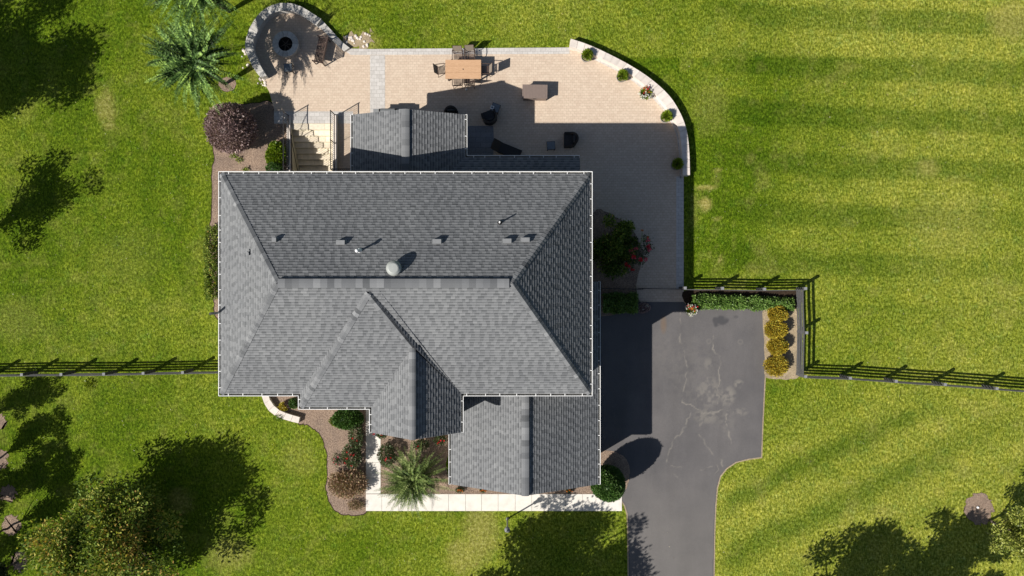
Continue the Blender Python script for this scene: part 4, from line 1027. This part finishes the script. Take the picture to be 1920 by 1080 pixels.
def bush(name, base, rx, ry, h, n, size, mat, label, seed, cat='shrub', group=None, tone=(.5, .22), lump=.18, aspect=.55, core=None, nl=10, twigs=True, shell=.75, foliage='foliage', upb=.3, shape=.9):
    """dense dome or egg with a lumpy surface"""
    rg = np.random.RandomState(seed); e = empty(name, (base.x, base.y, 0), 0, label, cat, group)
    d = rg.normal(size=(n, 3)); d /= np.linalg.norm(d, axis=1)[:, None]
    lc = rg.normal(size=(nl, 3)); lc /= np.linalg.norm(lc, axis=1)[:, None]
    bump_ = np.max(d@lc.T, axis=1); rr = (1-lump)+lump*2*(bump_-.6)
    r = rr*(shell+(1-shell)*rg.rand(n)**.6)*(1+.03*rg.normal(size=n))
    P_ = d*r[:, None]*np.array([rx, ry, h*.5*shape])+np.array([0, 0, h*.5]); keep = P_[:, 2] > .01; P_ = P_[keep]; d = d[keep]; m_ = len(P_)
    D = d*np.array([1/rx, 1/ry, 2/h]); D /= np.linalg.norm(D, axis=1)[:, None]; D = D+rg.normal(size=(m_, 3))*.55; D[:, 2] += upb; D /= np.linalg.norm(D, axis=1)[:, None]
    L = size*(.7+.6*rg.rand(m_)); t = np.clip(tone[0]+rg.normal(size=m_)*tone[1], 0, 1)
    V, Fc, t = leafquads(P_, D, L, L*aspect, t, rg); fastmesh(foliage, V, Fc, mat, face_tone=t, parent=e)
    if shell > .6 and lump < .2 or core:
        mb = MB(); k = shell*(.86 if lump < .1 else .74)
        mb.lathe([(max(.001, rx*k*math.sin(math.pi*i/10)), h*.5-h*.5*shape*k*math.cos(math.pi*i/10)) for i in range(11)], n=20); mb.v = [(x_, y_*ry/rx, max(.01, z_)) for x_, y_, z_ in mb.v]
        mb.tone = .1; mb.t = [.12]*len(mb.f); mb.build('opaque_core', mat, e, True)  # solid dark core, added so the foliage casts a full shadow
    if twigs:
        mb = MB()
        for i in range(14):
            a = rg.rand()*6.28; q = Vector((rx*.6*math.cos(a)*rg.rand(), ry*.6*math.sin(a)*rg.rand(), h*(.45+.35*rg.rand()))); mb.tube((q.x*.15, q.y*.15, -.03), q, .018, .006, 5)
        mb.build('stem', M['bark'], e)
    return e
def flowers(parent, pts, r, mat, rg, n=14, name='blossom', each=True):
    """each blossom a small cluster of petals; local coordinates"""
    for p in pts:
        d = rg.normal(size=(n, 3)); d[:, 2] = abs(d[:, 2])+.2; d /= np.linalg.norm(d, axis=1)[:, None]
        V, Fc, t = leafquads(np.tile(np.array(p, float), (n, 1))+d*r*.2, d, r, r*.8, rg.rand(n), rg)
        fastmesh(name, V, Fc, mat, face_tone=t, parent=parent)

def fronds(name, base, tips, nf, flen, mat, label, seed, cat='tree', leaf=(.19, .05), pairs=17, elev=(5, 65), droop=.55, group=None, stemr=.05, tone=.5, part='frond_crown'):
    """plant of long pinnate fronds radiating from branch tips"""
    rg = np.random.RandomState(seed); e = empty(name, (base.x, base.y, 0), 0, label, cat, group)
    P_ = []; D_ = []; L_ = []; T_ = []; rach = MB()
    for tip in tips:
        tip = np.array(tip[:3], float); k = nf
        for i in range(k):
            a = 2*np.pi*(i+rg.rand()*.8)/k; el = np.radians(rg.uniform(*elev)); L = flen*rg.uniform(.7, 1.15)
            h_ = np.array([np.cos(a), np.sin(a), 0]); d0 = h_*np.cos(el)+np.array([0, 0, np.sin(el)]); ftone = rg.normal()*.14
            pts = []
            for s_ in np.linspace(0, 1, pairs+3):
                q = tip+d0*L*s_; q[2] -= droop*L*s_**2.2*np.cos(el); pts.append(q)
            for u_ in range(0, pairs+2, 3):
                v_ = min(u_+3, pairs+2); rach.tube(pts[u_], pts[v_], .010*(1-u_/(pairs+6)), .010*(1-v_/(pairs+6)), 3)
            for u_ in range(2, pairs+3):
                q = pts[u_]; dd = pts[u_]-pts[u_-1]; dd /= np.linalg.norm(dd); sd_ = np.cross(dd, [0, 0, 1.]); sd_ /= np.linalg.norm(sd_)+1e-9; upv = np.cross(sd_, dd)
                env = np.sin(np.pi*min(1, (u_/(pairs+3))*.85+.16))**.6
                for s1_ in (-1, 1):
                    ld = sd_*s1_*.86+dd*.5+upv*rg.uniform(.15, .55); ld /= np.linalg.norm(ld)
                    P_.append(q); D_.append(ld); L_.append(leaf[0]*env*rg.uniform(.8, 1.2)); T_.append(tone+ftone*1.8+rg.normal()*.18)
    P_ = np.array(P_); D_ = np.array(D_); L_ = np.array(L_); n = len(P_)
    # leaflets lie mostly flat: roll fixed from up vector
    U = np.tile([0, 0, 1.], (n, 1))+rg.normal(size=(n, 3))*.30; s_ = np.cross(D_, U); s_ /= np.linalg.norm(s_, axis=1)[:, None]; nn = np.cross(s_, D_)
    Wd = (L_*leaf[1]/leaf[0])[:, None]; Lc = L_[:, None]
    V = np.stack([P_, P_+D_*Lc*.4+s_*Wd/2, P_+D_*Lc-nn*Lc*.12, P_+D_*Lc*.4-s_*Wd/2], 1).reshape(-1, 3)
    fastmesh(part, V, np.arange(4*n).reshape(n, 4), mat, face_tone=np.clip(np.array(T_), 0, 1), parent=e)
    rach.build('leaf_stalk', LM['palm'], e)
    mb = MB()
    for tip in tips:
        tv = Vector(tip[:3]); mid = tv*.5; mid.z = tv.z*.45; mid.x *= .55; mid.y *= .55
        mb.tube((tv.x*.05, tv.y*.05, -.03), mid, stemr, stemr*.75, 7); mb.tube(mid, tv, stemr*.75, stemr*.5, 6)
    mb.build('trunk', M['bark'], e)
    return e
def ringtips(n, r, z, seed, zj=.5):
    rg = random.Random(seed); out = [(0, 0, z+zj*.5)]
    for i in range(n):
        a = 2*math.pi*i/n+rg.uniform(-.3, .3); q = r*rg.uniform(.6, 1.1); out.append((q*math.cos(a), q*math.sin(a), z+rg.uniform(-zj, zj)))
    return out
# two feathery trees by the fire pit
b1 = G(423, 158); fronds('sumac_tree', b1, [(x-.25, y+.1, z) for x, y, z in ringtips(6, .5, 3.5, 1, .45)], 20, 2.6, LM['sumac'], 'feathery green tree with long divided leaves on the lawn west of the fire pit', 11, group='feathery trees beside the fire pit', leaf=(.20, .075), pairs=34, stemr=.06, elev=(-8, 62), droop=.22)
b2 = G(430, 22); fronds('sumac_tree', b2, [(x-.2, y+.1, z) for x, y, z in ringtips(7, .65, 4.0, 2, .5)], 20, 2.6, LM['sumac'], 'feathery tree with divided leaves cut off by the top edge of the photo', 12, group='feathery trees beside the fire pit', leaf=(.20, .075), pairs=34, stemr=.06, elev=(-8, 62), droop=.22)
b2b = G(530, -62); fronds('sumac_tree', b2b, [(x, y, z) for x, y, z in ringtips(8, 1.1, 3.0, 3, .6)], 10, 1.6, LM['sumac'], 'feathery tree beyond the top edge whose shadow falls north of the fire pit', 13, group='feathery trees beside the fire pit', leaf=(.27, .08), pairs=17)
# strap leaved plant by the front walk
b3 = G(778, 890); fronds('feathery_shrub', b3, [(x, y, z) for x, y, z in ringtips(4, .35, .7, 4, .15)], 32, 2.15, LM['palm'], 'large spiky pale green plant spilling over the white front walk', 14, 'plant', (.15, .04), 34, (2, 66), .25, stemr=.03, tone=.36, part='leaves')

# trees
tree('maple_tree', G(258, 986), 5.8, 4.4, 2.9, 36000, .18, LM['green'], 'broad green tree turning orange in places at the lower left', 31, clumps=60, tone=(.52, .22), biasv=.15, hot=.22, r0=.16, crf=.31)
tree('dogwood_tree', G(1856, 975), 3.7, 1.9, 2.3, 7000, .13, LM['yellow'], 'yellow-green tree beside the round mulch ring at the lower right', 32, clumps=22, tone=(.5, .22), r0=.08)
tree('shade_tree', G(-138, 208), 8.8, 4.4, 5.2, 22000, .2, LM['green'], 'large tree beyond the upper left corner casting the big shadow there', 33, clumps=26, r0=.2, group='trees beyond the photo edges that cast shadows into it')
tree('open_branched_tree', G(-36, 446), 5.6, 3.4, 3.5, 7000, .15, LM['dark'], 'thin open tree beyond the left edge whose branches show in its shadow', 34, clumps=20, r0=.12, crf=.25, group='trees beyond the photo edges that cast shadows into it')
tree('shade_tree', G(875, 1150), 8.4, 4.8, 5.2, 19000, .2, LM['green'], 'large tree beyond the bottom edge shading the lawn west of the driveway', 35, clumps=30, r0=.2, crf=.26, group='trees beyond the photo edges that cast shadows into it')
tree('shade_tree', G(1485, 1156), 7.8, 3.7, 4.9, 13000, .2, LM['green'], 'tree beyond the bottom edge casting the western half of the lower right shadow', 36, clumps=24, r0=.18, crf=.28, group='trees beyond the photo edges that cast shadows into it')
tree('shade_tree', G(1645, 1154), 7.4, 3.4, 4.7, 12500, .2, LM['green'], 'tree beyond the bottom edge casting the eastern half of the lower right shadow', 37, clumps=24, r0=.18, crf=.28, group='trees beyond the photo edges that cast shadows into it')
tree('birch_tree', G(1960, -8), 5.2, 2.6, 3.0, 1800, .15, LM['yellow'], 'sparse yellow-green tree cut off by the upper right corner', 38, clumps=20, tone=(.6, .2), r0=.08, crf=.28)
small = [((-26, 787), 'topmost'), ((-10, 862), 'second from the top'), ((4, 930), 'third from the top'), ((14, 992), 'fourth from the top'), ((30, 1056), 'fifth from the top'), ((-74, 962), 'upper of the two farthest left'), ((-74, 1087), 'lower of the two farthest left')]
proto = None
for i, ((x, y), wd_) in enumerate(small):
    p = G(x, y)
    lb = 'small tree of the row along the left edge, %s' % wd_
    if proto is None: proto = tree('ornamental_tree', p, 4.2, 1.35, 2.5, 6000, .12, LM['dark'], lb, 39, 'row of small trees along the lower left edge', clumps=20, r0=.06, crf=.36)
    else:
        o = copy_tree(proto); o.location = p; o.rotation_euler = (0, 0, i*1.3); s_ = (1, 1, 1.05, 1.1, .8, 1, 1)[i]; o.scale = (s_,)*3; o['label'] = lb
# shrubs
bush('smoke_bush', G(449, 250), 1.42, 1.42, 2.5, 12000, .11, LM['plum'], 'big rounded plum-purple bush by the patio corner', 51, tone=(.45, .25), lump=.14, nl=24, shape=1.0)
bush('topiary_shrub', G(1133, 892), .92, .92, 3.05, 20000, .085, LM['boxwood'], 'egg-shaped clipped green shrub at the south east corner of the garage', 52, tone=(.45, .25), lump=.04, shell=.88, aspect=.6)
for i, (x, y, r, lb) in enumerate([(1452, 589, .42, 'northernmost'), (1450, 617, .50, 'second from the north'), (1453, 649, .46, 'third from the north'), (1450, 683, .62, 'southernmost')]):
    bush('gold_barberry', G(x, y), .68+.06*(i % 2), r+.10, .78, 5600, .08, LM['gold'], 'golden yellow rounded shrub beside the driveway, %s of the four' % lb, 60+i, group='four golden shrubs by the driveway', lump=.3, nl=14, tone=(.6, .27), upb=.9, shell=.5)
# low hedge as one plant
def strip_plants(name, pts, wd, h, n, size, mat, label, seed, cat='hedge', tone=(.5, .25), upb=.5, aspect=.5):
    rg = np.random.RandomState(seed); P0 = [G(*p) for p in pts]; e = empty(name, (P0[0].x, P0[0].y, 0), 0, label, cat); O = np.array(P0[0])
    L = [0]; 
    for a, c in zip(P0[:-1], P0[1:]): L.append(L[-1]+(c-a).length)
    s_ = rg.rand(n)*L[-1]; X = np.interp(s_, L, [p.x for p in P0]); Y = np.interp(s_, L, [p.y for p in P0])
    lx = np.array([P0[-1].x-P0[0].x, P0[-1].y-P0[0].y]); lx /= np.linalg.norm(lx); nx_ = np.array([-lx[1], lx[0]])
    wl = (.85+.3*vnoise(X, Y, .5, seed)); v = rg.uniform(-1, 1, n); zz = h*np.sqrt(np.clip(1-v**4, 0, 1))*(.55+.45*rg.rand(n)**.5)*(.7+.5*vnoise(X+5, Y+v, .35, seed+1))
    Pn = np.stack([X+nx_[0]*v*wd/2*wl, Y+nx_[1]*v*wd/2*wl, zz], 1)-O
    D = rg.normal(size=(n, 3))*.8; D[:, 2] += upb; D /= np.linalg.norm(D, axis=1)[:, None]; Ls = size*(.7+.6*rg.rand(n))
    t = np.clip(tone[0]+rg.normal(size=n)*tone[1], 0, 1); V, Fc, t = leafquads(Pn, D, Ls, Ls*aspect, t, rg)
    fastmesh('foliage', V, Fc, mat, face_tone=t, parent=e); mb = MB()
    for k in range(int(L[-1]/.3)):
        q = np.array([np.interp(k*.3, L, [p.x for p in P0]), np.interp(k*.3, L, [p.y for p in P0]), 0])-O; mb.tube((q[0], q[1], -.02), (q[0]+rg.normal()*.05, q[1]+rg.normal()*.05, h*.7), .012, .006, 5)
    mb.build('stem', M['bark'], e); return e
strip_plants('perennial_hedge', [(1296, 565), (1345, 566), (1420, 568), (1484, 571)], .78, .45, 9000, .12, LM['hedge'], 'long low bright green hedge along the north end of the driveway', 70)
strip_plants('perennial_hedge', [(1130, 568), (1192, 568)], 1.15, .6, 4500, .13, LM['hedge'], 'dark green hedge in the house shadow beside the gate', 71, tone=(.6, .25))
strip_plants('side_shrub', [(408, 425), (402, 470), (403, 520), (407, 560)], .9, .7, 5200, .12, LM['green'], 'green shrub row against the west wall of the house', 72, cat='shrubs', tone=(.5, .22))
tree('climbing_rose', G(1149, 466), 1.9, 1.8, .95, 11000, .14, LM['green'], 'large dark shrub with red and pink roses in the shade east of the house', 73, clumps=26, tone=(.40, .22), r0=.05, cat='shrub', crf=.34)
rb = bpy.data.objects[-1] if False else [o for o in C.objects if o.name.startswith('climbing_rose')][0]
rg = np.random.RandomState(9)
fl = [G(x, y, z) for x, y, z in ((1189, 483, 1.4), (1200, 486, 1.2), (1183, 470, 1.5), (1185, 476, 1.4), (1216, 462, 1.0), (1217, 468, .9), (1214, 450, 1.1), (1192, 466, 1.3), (1210, 487, .9))]
flowers(rb, [tuple(p-rb.location) for p in fl], .14, PM['pink'], rg); fl = [G(x, y, z) for x, y, z in ((1188, 482, 1.5), (1201, 487, 1.3), (1178, 500, 1.2), (1174, 496, 1.2), (1215, 464, 1.0), (1186, 505, 1.0))]
flowers(rb, [tuple(p-rb.location) for p in fl], .13, PM['red'], rg)
cs_ = [tuple(G(x, y, z)-rb.location) for x, y, z in ((1188, 483, 1.05), (1200, 488, .9), (1184, 470, 1.15), (1214, 464, .7), (1192, 466, 1.0), (1178, 500, .9), (1207, 478, .7), (1212, 450, .75))]
V, Fc, t = crown_cloud(cs_, [.32]*len(cs_), 1100, .12, rg, .5, (.4, .25), .2); fastmesh('foliage', V, Fc, LM['rose'], face_tone=t, parent=rb)
mbs = MB(); A = G(1195, 470, 1.2)-rb.location; B = G(1204, 432, 1.0)-rb.location; B2 = G(1214, 445, 1.1)-rb.location; mbs.path([A, (A+B)/2+Vector((.1, 0, .1)), B], .012); mbs.path([(A+B)/2+Vector((.1, 0, .1)), B2], .01); mbs.build('shoot', LM['lime'], rb)
flowers(rb, [tuple(B), tuple(B2)], .09, PM['orange'], rg); 
# front garden
bush('yew_shrub', G(656, 782), .88, .58, 1.1, 5200, .11, LM['boxwood'], 'clipped green shrub under the roof edge left of the front walk', 74, tone=(.45, .22), lump=.05)
bush('low_groundcover', G(645, 789), .95, .42, .25, 2400, .08, LM['lime'], 'low lime green plant spreading around the clipped shrub', 75, cat='plant', tone=(.6, .2))
def rosebush(px, py, rx, ry, h, n, label, seed, nf=10, mat='rose', col='red', nm='rose_bush'):
    e = bush(nm, G(px, py), rx, ry, h, n, .10, LM[mat], label, seed, lump=.25, nl=20, tone=(.5, .28), shell=.45); rg = np.random.RandomState(seed)
    pts = [(rx*.8*rg.normal()*.5, ry*.8*rg.normal()*.5, h*(.8+.25*rg.rand())) for _ in range(nf)]
    flowers(e, pts[:max(2, nf//2)], .065, PM[col], rg, 10); return e
rosebush(672, 812, .42, .95, 1.2, 1800, 'rose bush beside the walk, directly below the clipped green shrub', 76, 4)
rosebush(664, 850, .62, .75, 1.1, 2400, 'rose bush with the brightest cluster of red blooms, left of the front walk', 77, 14)
rosebush(728, 850, .55, .75, .9, 1700, 'leafy rose bush on the right edge of the front walk beside the spiky plant', 78, 6)
rosebush(718, 810, .3, .3, .7, 500, 'small rose bush tucked below the gable tip by the front walk', 79, 4)
rosebush(826, 822, .35, .3, .8, 600, 'red rose bush between the front gable and the garage', 80, 9)
rosebush(792, 832, .5, .3, .6, 700, 'low rose bush in shade under the front gable point', 81, 5)
bush('dry_shrub', G(655, 902), 1.25, .95, .9, 5200, .13, LM['brown'], 'brown dried out shrub left of the front walk', 82, lump=.3, nl=22, tone=(.6, .27), aspect=.36, shell=.3)
bush('dry_perennial', G(668, 946), .55, .35, .3, 900, .10, LM['brown'], 'small withered plant at the lower corner of the mulch bed', 83, cat='plant', lump=.3, tone=(.7, .3), aspect=.25, shell=.2)
bush('pink_perennial', G(632, 862), .35, .45, .25, 350, .07, LM['rose'], 'tiny scattered plant with pink blooms near the bed edge', 84, cat='plant', shell=.1)
flowers([o for o in C.objects if o.name.startswith('pink_perennial')][0], [(.1, .2, .2), (-.15, -.1, .2), (.2, -.25, .2), (-.1, .1, .22), (.0, -.2, .2)], .06, PM['pink'], np.random.RandomState(3), 8)
bush('purple_perennial', G(541, 757), .22, .22, .35, 500, .07, LM['plum'], 'tiny dark purple plant behind the short block wall', 85, cat='plant', tone=(.1, .1))
bush('corner_shrub', G(553, 755), .25, .3, .5, 700, .09, LM['boxwood'], 'small green shrub behind the block wall against the house', 86, cat='plant')
bush('yellowing_perennial', G(533, 762), .28, .28, .3, 500, .09, LM['gold'], 'small yellowing plant behind the short block wall', 87, cat='plant', tone=(.8, .2))
bush('trailing_grass', G(524, 782), .3, .16, .38, 260, .13, LM['lime'], 'tuft of green growing over the short block wall', 88, cat='plant', tone=(.4, .2), aspect=.2)
for i, (x, lb) in enumerate([(862, 'orange flowering plant at the left end of the bed under the garage gable'), (905, 'tiny pinkish plant in the bed under the garage gable, left of the ridge'), (1066, 'tiny coral plant in the bed near the right end of the garage gable')]):
    e = bush('bedding_plant', G(x, 918), .28 if i == 0 else .2, .16, .25, 320, .07, LM['rose'], lb, 90+i, cat='plant', shell=.2); flowers(e, [(-.12, 0, .22), (.08, .03, .22), (.16, -.03, .2), (0, .05, .24)], .07, PM['orange'], np.random.RandomState(i), 9)
bush('mound_shrub', G(522, 292), .6, .75, .8, 2600, .14, LM['lime'], 'bright green leafy shrub beside the west stair wall', 95, tone=(.5, .25), lump=.25)
bush('round_shrub', G(520, 318), .5, .4, .9, 2200, .08, LM['boxwood'], 'darker green round shrub next to the house beside the stair wall', 96)
for i, (x, y) in enumerate([(450, 300), (462, 318), (438, 292)]):
    bush('seedling', G(x, y), .18, .2, .16, 60, .10, LM['lime'], ['small weed in the brown bed nearest the stair wall side', 'weed in the brown bed closest to the house roof', 'small weed in the brown bed just below the purple bush'][i], 97+i, cat='plant', twigs=False, shell=.1, group='weeds in the brown bed')
bush('weed_clump', G(168, 720), .42, .36, .07, 260, .10, LM['lime'], 'bright yellow-green clump in the lawn below the west fence', 101, cat='plant', twigs=False, shell=.2, tone=(.9, .1))

# pots
def pot(px, py, z, label, seed, kind='grass', s_=1.0):
    p = G(px, py, .35); e = empty('potted_plant' if kind == 'grass' else 'flower_planter', (p.x, p.y, z), 0, label, 'potted plant', 'potted plants along the curved wall')
    m = MB(); m.lathe([(.17*s_, 0), (.20*s_, .02), (.27*s_, .34), (.30*s_, .36), (.30*s_, .40), (.26*s_, .40), (.25*s_, .33)], n=24); m.build('pot', M['terracotta'], e, True)
    m = MB(); m.lathe([(.255*s_, .335), (0, .345)], n=20); m.build('potting_soil', M['straw'] if kind == 'grass' else M['soil_and_shade'], e)
    rg = np.random.RandomState(seed)
    if kind == 'grass':
        n = 700; d = rg.normal(size=(n, 3)); d[:, 2] = abs(d[:, 2])+.35; d /= np.linalg.norm(d, axis=1)[:, None]
        c = np.array([.05, .05, .44]); V, Fc, t = leafquads(c+d*np.array([.27, .27, .40])*rg.rand(n)[:, None]**.5, d, .15, .055, np.clip(.6+.25*rg.normal(size=n), 0, 1), rg); fastmesh('foliage', V, Fc, LM['lime'], face_tone=t, parent=e)
    else:
        n = 500; d = rg.normal(size=(n, 3)); d[:, 2] = abs(d[:, 2]); d /= np.linalg.norm(d, axis=1)[:, None]
        V, Fc, t = leafquads(np.array([0, 0, .36])+d*np.array([.34, .34, .28])*(.6+.4*rg.rand(n))[:, None]*s_, d, .09, .05, rg.rand(n), rg); fastmesh('foliage', V, Fc, LM['lime'], face_tone=t, parent=e)
        for k in range(46):
            dd = rg.normal(size=3); dd[2] = abs(dd[2])+.1; dd /= np.linalg.norm(dd); q = np.array([0, 0, .40])+dd*np.array([.42, .42, .30])*s_
            cl = 'white' if k < 34 else ('red' if k < 40 else 'orange')
            if cl != 'white': q = np.array([rg.normal()*.12, .1+rg.normal()*.12, .70])
            flowers(e, [q], .06, PM[cl], rg, 9)
    return e
pot(1099, 107, .018, 'potted leafy plant nearest the north west end of the curved wall', 1); pot(1165, 145, .018, 'potted leafy plant just north west of the white flower planter', 2)
pot(1210, 176, .018, 'round planter full of white flowers with red in the middle, by the curved wall', 3, 'flower')
pot(1247, 221, .018, 'potted leafy plant at the edge of the house shadow by the curved wall', 4); pot(1267, 310, .018, 'potted leafy plant in shade near the south end of the curved wall', 5)
pot(1295, 581, .018, 'planter of white flowers at the top left corner of the sunny driveway', 6, 'flower', .85)
e = bush('white_flowering_plant', G(1205, 577), .42, .3, .4, 700, .08, LM['plum'], 'dark plant with small white flowers at the shaded corner of the driveway', 7, cat='plant', tone=(.6, .3)); flowers(e, [(.1, .1, .4), (.25, .05, .35), (-.05, -.1, .4), (.2, .15, .36)], .05, PM['white'], np.random.RandomState(4), 8)
# rocks round the fire pit wall
rg = random.Random(4)
def rock(x, y, r, lb):
    p = G(x, y); m = MB(); n = 7; prof = []
    ring = [[(r*(.8+.35*rg.random())*math.cos(2*math.pi*k/n)*s_, r*(.8+.35*rg.random())*math.sin(2*math.pi*k/n)*s_, z) for k in range(n)] for s_, z in ((1, 0), (.95, r*.35), (.6, r*.6))]
    vs = sum(ring, []); fs = [(a*n+k, a*n+(k+1) % n, (a+1)*n+(k+1) % n, (a+1)*n+k) for a in range(2) for k in range(n)]+[tuple(range(2*n, 3*n))]
    m.add(vs, fs, rg.random()); o = m.build('rock', M['limestone']); o.location = (p.x, p.y, 0); tag(o, lb, 'rock', 'pale rocks beside the fire pit wall')
spots = [(450+rg.uniform(3, 16), 100+rg.uniform(-10, 30)) for _ in range(9)]+[(485+rg.uniform(-8, 14), 146+rg.uniform(0, 16)) for _ in range(10)]+[(rg.uniform(648, 694), rg.uniform(62, 88)) for _ in range(22)]
for i, (x, y) in enumerate(spots):
    rock(x, y, rg.uniform(.04, .10), 'pale rock in the scatter beside the fire pit wall or the patio corner')
# round stone in the lower right mulch ring
b = MB(); b.lathe([(0, .09), (.05, .08), (.07, .04), (.07, 0)], n=12); o = b.build('garden_spotlight', M['ceramic'], None, True); p = G(1833, 951); o.location = (p.x, p.y, 0); tag(o, 'small pale ground spotlight in the mulch ring at the lower right', 'spotlight')
# fallen leaves
n = 700; rgn = np.random.RandomState(12); X = rgn.uniform(-29, 29, n); Y = rgn.uniform(-16, 16, n)
px = X*32.5+960; py = 540-Y*32.5
bad = ((px > 395) & (px < 1435) & (py > 180) & (py < 965)) | ((px > 640) & (px < 1290) & (py > 85) & (py < 400)) | ((px > 455) & (px < 640) & (py < 240))
X = X[~bad]; Y = Y[~bad]; n = len(X); D = rgn.normal(size=(n, 3)); D[:, 2] = .15; D /= np.linalg.norm(D, axis=1)[:, None]
V, Fc, t = leafquads(np.stack([X, Y, np.full(n, .025)], 1), D, .045+.05*rgn.rand(n), .035, rgn.rand(n), rgn)
fl = fastmesh('fallen_leaves', V, Fc, leafmat('fallen_leaf', [(0, (.55, .5, .38)), (.6, (.5, .42, .25)), (1, (.4, .2, .08))], .1), face_tone=t); tag(fl, 'pale fallen leaves scattered over the lawn', 'fallen leaves', kind='stuff')
